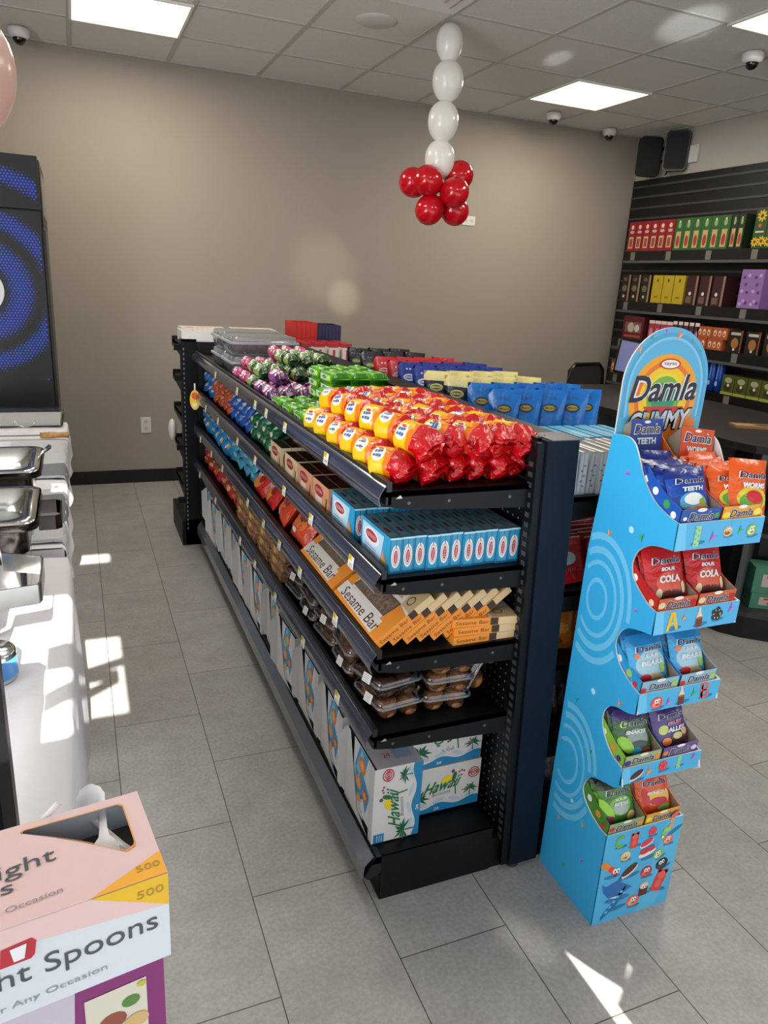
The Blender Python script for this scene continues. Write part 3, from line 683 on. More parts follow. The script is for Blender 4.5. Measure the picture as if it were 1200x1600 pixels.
for r in range(6):
    y = 1.475 + .112 * r
    for c, x in enumerate(cx2):
        place(CK[(k * 3 + r) % 4], (x + rnd.uniform(-.004, .004), y + rnd.uniform(-.01, .01), SL_L[0] + .0392 + .058), (rnd.uniform(-.16, .12), rnd.uniform(-.35, .3), rnd.uniform(-.2, .2) + .5),
              'red and yellow cake bag, upper layer, %s row, %s from the lip' % (ORD[r], ORD[c]), 'red and yellow cake bags on the top shelf'); k += 1
def flow_pack(w, L, h, base, art, name, seed=0, endm=None):
    # soft brick shaped packet lying along y with crimped ends, pinched corners
    b = MB(); n = 10; m_ = 5; ts = [0, .07, .12, .3, .5, .7, .88, .93, 1]; vs = []; fs = []; fm = []
    prof = [(-.5, 0), (-.5, .35), (-.46, .8), (-.36, 1), (0, 1.04), (.36, 1), (.46, .8), (.5, .35), (.5, 0), (0, -.02)]
    for t in ts:
        e = 1 if .1 < t < .9 else (.12 if t in (0, 1) else .35)
        for i, (u, v) in enumerate(prof):
            nz = noise.noise(Vector((u * 4, v * 3, t * 6 + seed * 5))) * .06
            vs.append((u * w * (1 + nz), (.5 - t) * L, (v * e + (1 - e) * .5) * h * (1 + nz)))
    k_ = len(prof)
    for k in range(len(ts) - 1):
        for i in range(k_): fs.append((k * k_ + i, k * k_ + (i + 1) % k_, (k + 1) * k_ + (i + 1) % k_, (k + 1) * k_ + i)); fm.append((endm or base) if k in (0, 1, 6, 7) else base)
    fs += [tuple(range(k_)), tuple(range((len(ts) - 1) * k_, len(ts) * k_))[::-1]]; fm += [base, base]
    b.add(vs, fs, fm, True)
    if art: art(b, lambda e=.001: (lambda x, y: Vector((y, x, h * 1.06 + e - abs(y) * .12))), lambda e=.001: (lambda x, y: Vector((-w * .5 - .0015 - e, -x, h * .5 + y))), w, L, h)
    o = b.build(name); return tag(o, 'x', 'snack pack')
GRN = foil('#55a81c', .5, 30); GRND = foil('#2c6a14', .5, 30)
def art_wafer(b, top, side, w, L, h):
    b.shape([(-L * .28, -w * .28), (L * .1, -w * .28), (L * .1, w * .28), (-L * .28, w * .28)], M('#9bd44a'), top()); b.disc(L * .2, 0, .012, .01, M('#e6ecd8'), top(.0015))
    b.shape([(-L * .38, -h * .3), (L * .15, -h * .3), (L * .15, h * .28), (-L * .38, h * .28)], M('#c5dcc0'), side()); b.disc(L * .25, 0, .012, .01, M('#d9e84a'), side(.0015)); b.disc(-L * .1, 0, .02, .006, M('#5a9a3a'), side(.0015))
wf = flow_pack(.062, .13, .034, GRN, art_wafer, 'wafer_pack', 1, GRND)
wn = 0
def waf(x, y, z, rz, lb): place(wf, (x, y, z), (0, 0, rz), lb, 'green wafer packs on the top shelf')
for c, x in enumerate((.66, .73, .80, .87, .94)):
    for r, y in enumerate((2.2, 2.34, 2.48)):
        waf(x, y, SL_L[0], .04 * ((c + r) % 3 - 1), 'green wafer pack lying past the cake bags, %s row, %s from the lip' % (ORD[r], ORD[c]))
for c, x in enumerate((.74, .81, .88, .945)):
    for l in range(1, 3):
        waf(x, 2.21, SL_L[0] + .036 * l, .06 * (l - 1), 'green wafer pack stacked beside the cake bags, %s layer, %s from the lip' % (ORD[l - 1], ORD[c]))
for c, x in enumerate((.80, .87, .94)):
    for r, y in enumerate((2.36, 2.5)):
        for l in range(1, 4): waf(x, y, SL_L[0] + .036 * l, .05 * (l - 2), 'green wafer pack, tall stack by back panel, %s layer, %s row, %s across' % (ORD[l - 1], ORD[r], ORD[c]))
# biscuit rolls
def biscuit(base, accent, dark, name, seed):
    b, cyl = roll_pack(.15, .026, [(.7, foil(base, .45, 30)), (1, foil(dark, .7, 26))], seed, crumple=.2)
    b.disc(-.03, 0, .035, .017, M('#efe9ee'), cyl(.001), 18); b.disc(.005, .012, .02, .012, M(accent), cyl(.0014), 14); b.disc(-.045, -.006, .012, .008, M(accent), cyl(.0018), 12)
    for q in range(3): b.disc(.03, -.012 + q * .012, .008, .005, M('#f6f0f0'), cyl(.0015), 8)
    return tag(b.build(name), 'x', 'biscuit roll')
pk = biscuit('#d4628e', '#a8306a', '#b83a72', 'biscuit_roll', 5); gk = biscuit('#8fb05c', '#3f7a2c', '#1f3d17', 'biscuit_roll', 6); vk = biscuit('#9a4f9a', '#d05a90', '#4b2150', 'biscuit_roll', 7)
for r, (y, pr, nm) in enumerate(((3.20, pk, 'pink'), (3.045, pk, 'pink'), (2.90, gk, 'green'), (2.76, vk, 'purple'), (2.625, vk, 'purple'))):
    for c in range(6):
        x = .65 + .057 * c
        place(pr, (x, y, SL_L[0] + .027), (rnd.uniform(-.05, .05), rnd.uniform(-.3, .3), rnd.uniform(-.07, .07)), '%s biscuit roll, lower layer, %s row from the plastic boxes, %s from the lip' % (nm, ORD[r], ORD[c]), 'biscuit rolls on the top shelf')
for r, (y, pr, nm) in enumerate(((3.18, pk, 'pink'), (3.03, gk, 'green'), (2.90, gk, 'green'), (2.80, gk, 'green'))):
    for l in range(1, 3):
        for c in range(5):
            x = .68 + .06 * c
            if (l == 2 and (c < 2 or r > 2)) or (r == 3 and c < 2): continue
            place(pr, (x, y, SL_L[0] + .027 + .046 * l), (rnd.uniform(-.08, .08), rnd.uniform(-.3, .3), rnd.uniform(-.1, .1)), '%s biscuit roll stacked %s above, %s row from the plastic boxes, %s across' % (nm, ['one', 'two'][l - 1], ORD[r], ORD[c]), 'biscuit rolls on the top shelf')
place(vk, (.70, 2.72, SL_L[0] + .073), (0, .2, .05), 'purple biscuit roll lying alone on top of the purple rolls near the lip', 'biscuit rolls on the top shelf')
# clear plastic boxes of dark pastries
CLR = clear_mat('clear_plastic', (.95, .96, .97), .05, .1, .10); CLR2 = clear_mat('clear_plastic_edge', (.8, .83, .85), .15, .15, .3)
def tub(w, d, h, name='plastic_box', CLR=CLR, CLR2=CLR2):
    t = empty(name, (0, 0, 0)); b = MB()
    def rr(sx, sy, z, r=.018):
        pts = []
        for cx_, cy_, a0 in ((1, 1, 0), (-1, 1, 90), (-1, -1, 180), (1, -1, 270)):
            for k in range(4): a = radians(a0 + 30 * k); pts.append((cx_ * (sx / 2 - r) + r * cos(a), cy_ * (sy / 2 - r) + r * sin(a), z))
        return pts
    n = 16
    def loft(rings, m):
        vs = [p for r in rings for p in r]; b.add(vs, [(k * n + i, k * n + (i + 1) % n, (k + 1) * n + (i + 1) % n, (k + 1) * n + i) for k in range(len(rings) - 1) for i in range(n)], m, True)
    loft([rr(w * .84, d * .84, .002), rr(w * .9, d * .9, .006), rr(w * .95, d * .95, h * .62)], CLR); b.poly(rr(w * .84, d * .84, .002), CLR)
    loft([rr(w * .95, d * .95, h * .62), rr(w, d, h * .62), rr(w, d, h * .68), rr(w * .95, d * .95, h * .68)], CLR2)
    b.build('tray', t); b = MB()
    loft([rr(w * .95, d * .95, h * .69), rr(w, d, h * .69), rr(w, d, h * .73), rr(w * .94, d * .94, h * .74)], CLR2); loft([rr(w * .94, d * .94, h * .74), rr(w * .9, d * .9, h * .97), rr(w * .86, d * .86, h)], CLR); b.poly(rr(w * .86, d * .86, h), CLR)
    for k in (-.3, 0, .3): b.box(-w * .47, w * .47, d * k - .003, d * k + .003, h * .74, h * .985, CLR2) if w > .2 else None
    b.build('lid', t); reg(t); return t
pb = tub(.32, .26, .088); pb['category'] = 'plastic box'
PAST = mat('dark_pastry', '#2c2220', .7, crinkle=.8, cscale=60)
ps = MB(); ps.lathe([(.001, 0), (.022, .004), (.027, .02), (.024, .042), (.012, .05), (.001, .051)], PAST, 14); pstr = tag(ps.build('pastry'), 'x', 'pastry')
n_ = 0
for l in range(2):
    for j, y in enumerate((3.44, 3.72)):
        place(pb, (.79, y, SL_L[0] + .087 * l), (0, 0, 0), 'clear lidded box of dark pastries, %s of the stack %s the pink rolls' % (['bottom', 'top'][l], ['next to', 'further from'][j]), 'clear pastry boxes on the top shelf')
        for a in range(5):
            for c in range(3):
                place(pstr, (.68 + .055 * a, y - .07 + .07 * c, SL_L[0] + .087 * l + .007), (0, 0, a), 'dark pastry in the %s clear box %s the pink rolls, %s from the lip' % (['bottom', 'top'][l], ['next to', 'further from'][j], ORD[a]), 'dark pastries inside the clear boxes, column %s, %s %s' % (ORD[a], l, j))
# --- second shelf: wafer cartons
def art_blue(b, f, fs, w, d, h):
    Wt = M('#e9edf0', .35); Rd = M('#b3202c', .35); Bl = M('#2d86b4', .35); K = M('#56707c', .35)
    # near (y0) face: f(x, y) ; aisle face: fs(x, y)
    b.disc(0, h * .48, w * .37, h * .33, Wt, f(), 14); b.disc(0, h * .48, w * .28, h * .27, M('#d8b9a4', .35), f(.0006), 14, inner=.8)
    b.disc(0, h * .47, w * .16, h * .19, Rd, f(.0008), 12); b.text('|||||||||', h * .26, Wt, lambda x, y: f(.0012)(-y, h * .47 + x), h=w * .14)
    b.shape([(-w * .04, h * .72), (w * .04, h * .72), (w * .04, h * .95), (-w * .04, h * .95)], K, f(.0006))
    for sx in (-1, 1): b.shape([(sx * w * .5, 0), (sx * w * .38, 0), (sx * w * .38, h), (sx * w * .5, h)][::sx], M('#1d7ca6', .35), f(.0003))
    b.shape([(-w * .5, 0), (w * .5, 0), (w * .5, h * .06), (-w * .5, h * .06)], M('#17688e', .35), f(.0004)); b.shape([(-w * .5, h * .95), (w * .5, h * .95), (w * .5, h), (-w * .5, h)], M('#bfe2f0', .35), f(.0005))
    b.shape([(-d * .45, h * .1), (d * .2, h * .1), (d * .3, h * .9), (-d * .45, h * .9)], M('#b9dcef', .35), fs()); b.disc(-d * .12, h * .62, d * .27, h * .24, Wt, fs(.0006)); b.disc(-d * .12, h * .64, d * .2, h * .15, Rd, fs(.0008)); b.text('|||||||||', d * .3, Wt, lambda x, y: fs(.0012)(x - d * .12, y + h * .64), h=h * .12)
    for k in range(3): b.shape([(-d * .36, h * (.3 - .08 * k)), (d * .05, h * (.3 - .08 * k)), (d * .05, h * (.32 - .08 * k)), (-d * .36, h * (.32 - .08 * k))], K, fs(.0006))
    b.shape([(d * .2, h * .12), (d * .36, h * .12), (d * .30, h * .55)], M('#d3a06e', .35), fs(.0008)); b.shape([(d * .3, h * .12), (d * .42, h * .12), (d * .38, h * .42)], M('#c08a58', .35), fs(.0009))
def wafer_carton(w, d, h, body, top, art, name, toparts=None):
    b = MB(); b.box(0, w, 0, d, 0, h, {'*': body, 'z1': top}, b=0)
    f = lambda e=.0004: (lambda x, y: Vector((w / 2 + x, -e, y)))
    fs = lambda e=.0004: (lambda x, y: Vector((-e, d / 2 - x, y)))
    art(b, f, fs, w, d, h)
    if toparts:
        for pts, m in toparts: b.poly([(x, y, h + .0004) for x, y in pts], m)
    o = b.build(name); return tag(o, 'x', 'biscuit box')
wc = wafer_carton(.0305, .185, .088, M('#2b9cc8', .35), M('#4f7f92', .35), art_blue, 'wafer_box', [([(.004, .01), (.026, .01), (.026, .175), (.004, .175)], M('#7c98a2', .3)), ([(.010, .04), (.020, .04), (.020, .075), (.010, .075)], M('#b3303a', .35)), ([(.010, .11), (.020, .11), (.020, .15), (.010, .15)], M('#3c4f58', .35))])
for c in range(11): place(wc, (.633 + .0318 * c, 1.435 + .002 * (c % 3), SL_L[1]), (0, 0, 0), 'light blue wafer box, front row on the second shelf, %s from the aisle' % ORD[c], 'light blue wafer boxes in the front row')
for c in range(11): place(wc, (.630 + .0318 * c, 1.665 + .002 * (c % 2), SL_L[1]), (0, 0, 0), 'light blue wafer box, rear row on the second shelf, %s from the aisle' % ORD[c], 'light blue wafer boxes in the rear row')
def mk_art_choc(bg):
    def a(b, f, fs, w, d, h):
        b.disc(-d * .08, h * .66, d * .28, h * .2, M('#a3242b', .4), fs()); b.text('|||||||||', d * .4, M('#f0dcd0'), lambda x, y: fs(.0008)(x - d * .08, y + h * .67), h=h * .13)
        b.shape([(-d * .3, h * .1), (d * .12, h * .1), (d * .12, h * .45), (-d * .3, h * .45)], M('#e9cdb9'), fs()); b.shape([(d * .2, h * .1), (d * .28, h * .1), (d * .36, h * .75), (d * .3, h * .75)], M('#d9a25c'), fs(.0008)); b.shape([(d * .32, h * .1), (d * .38, h * .1), (d * .44, h * .6), (d * .4, h * .6)], M('#5a2f1c'), fs(.001))
        b.disc(0, h * .5, w * .3, h * .36, M('#8a3f22'), f(), 12); b.disc(0, h * .5, w * .15, h * .22, M('#dcb48a'), f(.0008), 12)
    return a
CHT = [([(.003, .006 + .045 * k), (.032, .006 + .045 * k), (.032, .045 + .045 * k), (.003, .045 + .045 * k)], M('#4a2a20', .25)) for k in range(3)]
bc = wafer_carton(.035, .15, .082, M('#d99a78', .35), M('#33201b', .35), mk_art_choc(0), 'chocolate_wafer_box', CHT)
cc = wafer_carton(.035, .15, .082, M('#d8c49a', .35), M('#33201b', .35), mk_art_choc(1), 'chocolate_wafer_box', CHT)
for r, (pr, y, nm) in enumerate(((bc, 1.875, 'orange brown'), (bc, 2.035, 'orange brown'), (cc, 2.20, 'cream brown'), (cc, 2.40, 'cream brown'))):
    for c in range(9): place(pr, (.628 + .037 * c, y, SL_L[1]), (0, 0, 0), '%s wafer box, %s row past the light blue boxes, %s from the aisle' % (nm, ORD[r], ORD[c]), 'chocolate wafer boxes, %s row' % ORD[r])
# wrapped sweets bags further along the second shelf
def pouch(w, h, t, base, accents, name, seed, cat='snack bag', text=None, top=None, tcol='#f2f2f2', crk=.6):
    # pillow bag standing in the x-z plane, front at -y, base at z=0; accents: (x, y, rx, ry, colour)
    rnd = random.Random(seed); b = MB(); nu, nv = 12, 14
    m0 = foil(base, crk, 26); mt = foil(top, crk, 26) if top else m0
    def dep(u, v):
        s = max(0, 1 - abs(2 * u - 1) ** 2.6) ** .6; q = max(0, min(1, min(v / .2, (1 - v) / .28))) ** .55
        nz = noise.noise(Vector((u * 3.1, v * 3.1, seed * 2.7))) * .18 + noise.noise(Vector((u * 8, v * 6, seed * 1.7))) * .10
        return t / 2 * s * q * (1 + nz)
    def pos(u, v, side, e=0):
        pinch = 1 - .05 * sin(pi * v) ; x = (u - .5) * w * pinch; z = v * h
        wob = .012 * h * noise.noise(Vector((u * 4, v * 2, seed)))
        return Vector((x, side * (dep(u, v) + e) + wob + .04 * h * (v - .5) ** 2 * 0, z))
    for side in (-1, 1):
        vs = [pos(i / nu, j / nv, side) for j in range(nv + 1) for i in range(nu + 1)]; fs = []; fm = []
        for j in range(nv):
            for i in range(nu): fs.append((j * (nu + 1) + i, j * (nu + 1) + i + 1, (j + 1) * (nu + 1) + i + 1, (j + 1) * (nu + 1) + i)); fm.append(mt if j >= nv * .72 else m0)
        b.add(vs, fs, fm, True)
    G_ = [[pos(i / nu, j / nv, -1) for i in range(nu + 1)] for j in range(nv + 1)]
    def f(e=.001):
        def g(x, y):
            u = max(0, min(.9999, x / w + .5)) * nu; v = max(0, min(.9999, y / h)) * nv; i, j = int(u), int(v); u -= i; v -= j
            p = G_[j][i] * (1 - u) * (1 - v) + G_[j][i + 1] * u * (1 - v) + G_[j + 1][i] * (1 - u) * v + G_[j + 1][i + 1] * u * v
            return p + Vector((0, -e, 0))
        return g
    for q, (x, y, rx, ry, c) in enumerate(accents): b.disc(x * w, y * h * (1 if text else .82), rx * w, ry * h, M(c, .35), f(.0006 + .0003 * q), 16, rnd.uniform(-.5, .5) if rx != ry else 0, rings=4)
    for (s, x, y, ww, hh, c, bo) in (text or []):
        if bo: b.text(s, ww * w * 1.05, M('#f2f2f2' if c != '#f2f2f2' else '#27324a', .35), lambda X, Y: f(.0026)(X + x * w, Y + y * h), h=hh * h * 1.1, bold=.045, slant=.2)
        b.text(s, ww * w, M(c, .35), lambda X, Y: f(.0036)(X + x * w, Y + y * h), h=hh * h, bold=.015 if bo else .01, slant=.2)
    return tag(b.build(name), 'x', cat)
def strip(protos, n, y0, y1, z, lab, grp, cols=((.645, 0),), layers=1, lh=.05, tilt=-.78, jit=.01, rz=-pi / 2, sc=None):
    k = 0
    for r in range(n):
        y = y0 + (y1 - y0) * r / max(1, n - 1)
        for c, (x, dz) in enumerate(cols):
            for l in range(layers):
                pr = protos[k % len(protos)]; k += 1
                place(pr, (x + .012 + rnd.uniform(-jit, jit) * .5, y + rnd.uniform(-jit, jit), z - .012 + dz + lh * l), (tilt + rnd.uniform(-.12, .12), rnd.uniform(-.1, .1), rz + rnd.uniform(-.2, .2)),
                      lab.format(r=ORD[r], c=ORD[c], l=['lower', 'upper', 'topmost'][l], lip=['at the lip', 'one in', 'two in', 'by the back'][c]), grp)
WT = '#e6ece8'
gfs = [pouch(.085, .10, .045, '#0f5a3c', [(0, .6, .3, .14, '#cfe6d2'), (.05, .3, .2, .1, '#2f9a6a'), (-.1, .62, .12, .05, '#1d4f3a'), (.2, .2, .12, .08, '#d8c8a0')], 'foil_sweets_bag', s) for s in (11, 12)]
strip(gfs, 4, 2.62, 2.94, SL_L[1] + .025, 'green foil sweets bag, {r} along from the cream boxes, {l} layer, {lip}', 'green foil sweets bags', ((.63, 0), (.72, 0), (.81, 0)), 2, .05)
bfs = [pouch(.085, .10, .045, '#164fa8', [(0, .6, .3, .14, '#dfe9f2'), (.1, .3, .16, .1, '#6aa6de'), (-.1, .62, .12, .05, '#16306c'), (-.2, .25, .1, .08, '#d7c49a')], 'foil_sweets_bag', s) for s in (13, 14)]
strip(bfs, 4, 3.05, 3.36, SL_L[1] + .025, 'blue foil sweets bag, {r} along from the green bags, {l} layer, {lip}', 'blue foil sweets bags', ((.63, 0), (.72, 0)), 2, .05)
ofs = [pouch(.075, .10, .05, '#b8502a', [(0, .5, .28, .16, '#e8a07c'), (.1, .7, .12, .08, '#f0d2b8'), (-.12, .3, .14, .08, '#8c2a1c')], 'foil_sweets_bag', s, crk=.9) for s in (15, 16)]
strip(ofs, 4, 3.45, 3.80, SL_L[1] + .025, 'orange twisted sweets bag, {r} along from the blue bags, {l} layer, {lip}', 'orange sweets bags', ((.63, 0), (.71, 0)), 2, .055)
lfs = [pouch(.09, .13, .045, '#2a72b8', [(0, .6, .32, .14, '#e4eef4'), (.1, .3, .2, .1, '#c8d4dc'), (-.1, .45, .16, .08, '#d8603a')], 'foil_sweets_bag', s) for s in (17, 18)]
strip(lfs, 3, 3.90, 4.15, SL_L[1] + .03, 'pale blue snack bag, far end of the second shelf, {r} along, {l} layer', 'pale blue snack bags', ((.635, 0),), 2, .06)
# --- third shelf
SES = mat('sesame', '#8a7360', .8, vary=0, col2='#5f4a3c', vscale=160)
def sesame():
    L, H_, T_ = .31, .175, .021; O = M('#ee9433', .4); Wp = M('#e6ddd4', .4); b = MB()
    # box lying flat: x 0..H (away from the aisle), y 0..L, z 0..T ; artwork on top
    b.box(0, H_, 0, L, 0, T_, {'*': O, 'x1': M('#d8b98a', .5), 'z1': Wp, 'z0': Wp}, b=0)
    f = lambda e=.0005: (lambda x, y: Vector((y, L - x, T_ + e)))     # x from far to near, y away from the aisle
    b.shape([(0, 0), (L * .78, 0), (L * .78, .012), (0, .05)], O, f()); b.shape([(L * .78, 0), (L, 0), (L, H_ * .55), (L * .8, H_ * .62)], O, f())
    b.shape([(0, 0), (L * .14, 0), (L * .11, H_ * .5), (0, H_ * .5)], O, f(.0006))
    b.shape([(0, .012), (L * .85, .005), (L * .85, .046), (0, .05)], Wp, f(.0008))
    b.text('Sesame Bar', L * .78, M('#3a2318', .4), lambda x, y: f(.0012)(x + L * .48, .027 - y * -1), h=.030, res=2)
    b.shape([(L * .12, .056), (L * .8, .056), (L * .84, H_ * .62), (L * .16, H_ * .62)], M('#6d5442', .5), f(.0008))
    for k in range(4):
        a = L * (.135 + .165 * k); b.shape([(a, .06), (a + L * .15, .06), (a + L * .19, H_ * .6), (a + L * .04, H_ * .6)], SES, f(.0014))
    b.shape([(L * .84, H_ * .62), (L, H_ * .6), (L, H_), (L * .8, H_)], M('#cdb287', .5), f(.0008)); b.disc(L * .9, H_ * .75, .014, .014, M('#6a4c2c'), f(.0012), 16, inner=.75)
    b.text('||||||||||', L * .2, M('#7c2230', .4), lambda x, y: f(.0012)(x + L * .3, y + H_ * .88), h=.014); b.shape([(0, H_ * .68), (L * .78, H_ * .68), (L * .78, H_ * .72), (0, H_ * .72)], M('#e9a25a', .4), f(.0006))
    b.text('Sesame Bar', H_ * .5, M('#7a4418', .4), lambda x, y: Vector((H_ * .3 + x, -.0006, T_ / 2 + y)), h=.010); b.box(H_ * .58, H_ * .7, -.0006, 0, .001, T_ - .001, M('#3c2a20', .5)); b.box(H_ * .7, H_, -.0006, 0, .001, T_ - .001, M('#d9bf90', .5))
    b.text('Sesame Bar', L * .5, M('#7a4418', .4), lambda x, y: Vector((-.0006, L / 2 - x, T_ / 2 + y)), h=.010)
    return tag(b.build('sesame_bar_box'), 'x', 'snack box')
sb = sesame(); A_ = radians(-38)
for g, (y, n) in enumerate(((1.435, 7), (1.765, 6))):
    for c in range(n):
        place(sb, (.622 + .036 * c, y + .003 * (c % 2), SL_L[2] + .014), (0, A_, 0), 'orange sesame bar box leaning on the third shelf, %s group, %s from aisle' % (['near', 'far'][g], ORD[c]), 'leaning sesame bar boxes, %s group' % ['near', 'far'][g])
for c in range(3): place(sb, (.812 - .0 + .005 * (c % 2), 1.42 + .006 * c, SL_L[2] + .0215 * c), (0, 0, -.06 * c), 'sesame bar box lying flat by the back panel, %s from the bottom' % ORD[c], 'sesame bar boxes lying flat')
rds = [pouch(.17, .17, .07, '#d8451c', [(0, .5, .36, .2, '#e8803a'), (.1, .6, .24, .12, '#8a3a1a'), (-.15, .7, .14, .08, '#f0e0d0'), (0, .2, .1, .05, '#ececec')], 'orange_crisps_bag', s, crk=.8) for s in (21, 22)]
strip(rds, 2, 2.20, 2.40, SL_L[2] + .03, 'shiny orange crisps bag, {r} past the sesame boxes, {lip}', 'orange crisps bags', ((.625, 0), (.70, .0), (.78, 0)), 1, .05, tilt=-.62)
rls = [pouch(.17, .17, .06, '#cf1f1c', [(0, .62, .3, .18, '#e3d9d2'), (0, .3, .34, .14, '#e8903c'), (-.1, .65, .16, .08, '#4a3a6a'), (.2, .45, .12, .1, '#a01818')], 'red_snack_bag', s, top='#141a44', crk=.7) for s in (23, 24)]
strip(rls, 2, 2.60, 2.78, SL_L[2] + .03, 'red snack bag with navy top, {r} past the orange bags, {lip}', 'red snack bags with navy tops', ((.625, 0), (.70, 0), (.78, 0)), 1, .05, tilt=-.62)
cys = [pouch(.10, .13, .05, '#3fa6cc', [(0, .6, .36, .16, '#e8f0f4'), (-.1, .4, .2, .08, '#c8303c'), (.12, .4, .16, .08, '#3a3a78'), (0, .22, .3, .06, '#8ccbe0')], 'cyan_snack_pack', s) for s in (25, 26)]
strip(cys, 4, 2.93, 3.30, SL_L[2] + .035, 'cyan striped snack pack, {r} past the red bags, {l} layer, {lip}', 'cyan striped snack packs', ((.63, 0), (.71, 0)), 2, .05)
bls = [pouch(.13, .14, .06, '#1f8ccc', [(0, .6, .3, .16, '#9fdcf2'), (.1, .35, .16, .12, '#e8b04c'), (-.15, .3, .14, .08, '#f2f6f8'), (.2, .75, .14, .06, '#1656a0')], 'blue_crisps_bag', s) for s in (27, 28)]
strip(bls, 6, 3.42, 4.12, SL_L[2] + .03, 'bright blue crisps bag, {r} past the cyan packs, {l} layer, {lip}', 'bright blue crisps bags', ((.63, 0), (.72, 0)), 2, .055, tilt=-.62)
# --- fourth shelf: clamshells of cookies
COOK = mat('cookie_brown', '#a8703f', .75, crinkle=.8, cscale=70, col2='#74482a', vscale=30); COOKD = mat('cookie_dark', '#5c3826', .75, crinkle=.8, cscale=70, col2='#3c2418', vscale=30)
def cookie(m):
    b = MB(); b.lathe([(.001, .003), (.022, 0), (.028, .006), (.027, .014), (.016, .021), (.001, .023)], m, 16); return tag(b.build('cookie'), 'x', 'cookie')
ckA, ckB = cookie(COOK), cookie(COOKD)
CLC = clear_mat('clear_clamshell', (.96, .97, .98), .07, .06); CLC2 = clear_mat('clear_clamshell_rim', (.85, .87, .9), .25, .1, .12)
cl = tub(.14, .155, .0515, 'cookie_clamshell', CLC, CLC2); cl['category'] = 'plastic box'
STK = MB(); STK.box(-.015, .015, -.0004, .0004, -.012, .012, WHITE)
for k in range(4): STK.shape([(-.012, -.008 + k * .005), (.010, -.008 + k * .005), (.010, -.007 + k * .005), (-.012, -.007 + k * .005)], M('#b0353a' if k == 3 else '#4a4a55'), lambda x, y: Vector((x, -.0008, y)))
stk = tag(STK.build('price_sticker'), 'x', 'price sticker')
S4 = SL_L[3]
def clam(x, y, z, rz, lb, pr, grp, stick=True, rx=0, ry=0, six=True):
    R_ = Matrix.Translation((x, y, z)) @ Euler((rx, ry, rz)).to_matrix().to_4x4()
    place(cl, (x, y, z), (rx, ry, rz), 'clear box of cookies, ' + lb, grp)
    n = 0
    for a in (-1, 1):
        for c in (-1, 0, 1):
            p = R_ @ Vector((a * .028, c * .045, .005 if c else .012)); n += 1
            place(pr, p, (rx + .25 * c, ry + .2 * a, n), 'brown cookie inside the clear box, ' + lb, 'cookies inside the box, ' + lb)
            p = R_ @ Vector((a * .026, c * .04 + .008, .022))
            place(pr, p, (rx - .2 * c, ry - .25 * a, n * 2.), 'brown cookie inside the clear box, ' + lb, 'cookies inside the box, ' + lb)
    if stick:
        p = R_ @ Vector((-.072, -.02, .045)); place(stk, p, (radians(-18), 0, rz - pi / 2 + .15), 'white price sticker on the cookie box, ' + lb, 'price stickers on the cookie boxes')
GRP = 'clear cookie boxes on the fourth shelf'
clam(.70, 1.54, S4, .12, 'bottom of the two-high stack at the near end', ckA, GRP)
clam(.695, 1.55, S4 + .0525, .18, 'top of the two-high stack at the near end', ckB, GRP, rx=-.04)
for l, w_ in enumerate(('bottom', 'middle', 'top')): clam(.84 + .004 * l, 1.535, S4 + .052 * l, -.06 + .05 * l, '%s of the three-high stack at the near end' % w_, ckA, GRP, stick=l != 1)
clam(.945, 1.55, S4 + .080, .1, 'tilted on its side by the back panel', ckA, GRP, stick=False, ry=-1.05)
for r, y in enumerate((1.73, 1.90, 2.07, 2.24)):
    for l in range(2): clam(.695, y, S4 + .052 * l, .1 * (r % 2) - .03, '%s layer, %s box behind the near stack' % (['lower', 'upper'][l], ORD[r]), ckB if r > 1 else ckA, GRP, stick=(l + r) % 2 == 0)
# flat brown sesame trays with yellow stickers
def tray_pack():
    b = MB(); b.box(-.06, .06, -.09, .09, 0, .035, mat('nut_brittle', '#8c6246', .7, crinkle=.5, cscale=50, col2='#b08862', vscale=90), b=.006)
    for k in range(4): b.box(-.054, .054, -.08 + .042 * k, -.046 + .042 * k, .0352, .037, M('#a87c5c', .5))
    b.box(-.062, -.0605, -.03, .035, .004, .034, M('#c9a184', .4)); b.box(-.0632, -.0621, .0, .03, .01, .03, M('#e6c32c', .4)); b.box(-.0632, -.0621, -.03, -.004, .006, .016, M('#b2473a', .4))
    return tag(b.build('brittle_tray'), 'x', 'snack tray')
tp = tray_pack()
for r, y in enumerate((2.47, 2.68, 2.89, 3.10)):
    for l in range(3): place(tp, (.685 + .004 * l, y, S4 + .038 * l), (0, 0, .03 * (l - 1)), 'brown nut brittle tray, %s layer, %s pile past the cookie boxes' % (ORD[l], ORD[r]), 'nut brittle trays')
rbs = [pouch(.14, .13, .06, c, [(0, .6, .3, .16, '#e4d8d0'), (.1, .35, .16, .12, a), (-.15, .3, .12, .1, '#c8a078')], 'red_snack_bag', s) for s, c, a in ((31, '#b01a22', '#d8603a'), (32, '#a8452c', '#e0a070'), (33, '#c42a1c', '#f0c8b0'))]
strip(rbs, 6, 3.30, 4.12, S4 + .028, 'red and brown snack bag, {r} past the brittle trays, {l} layer', 'red and brown snack bags', ((.635, 0),), 2, .055, tilt=-.62)
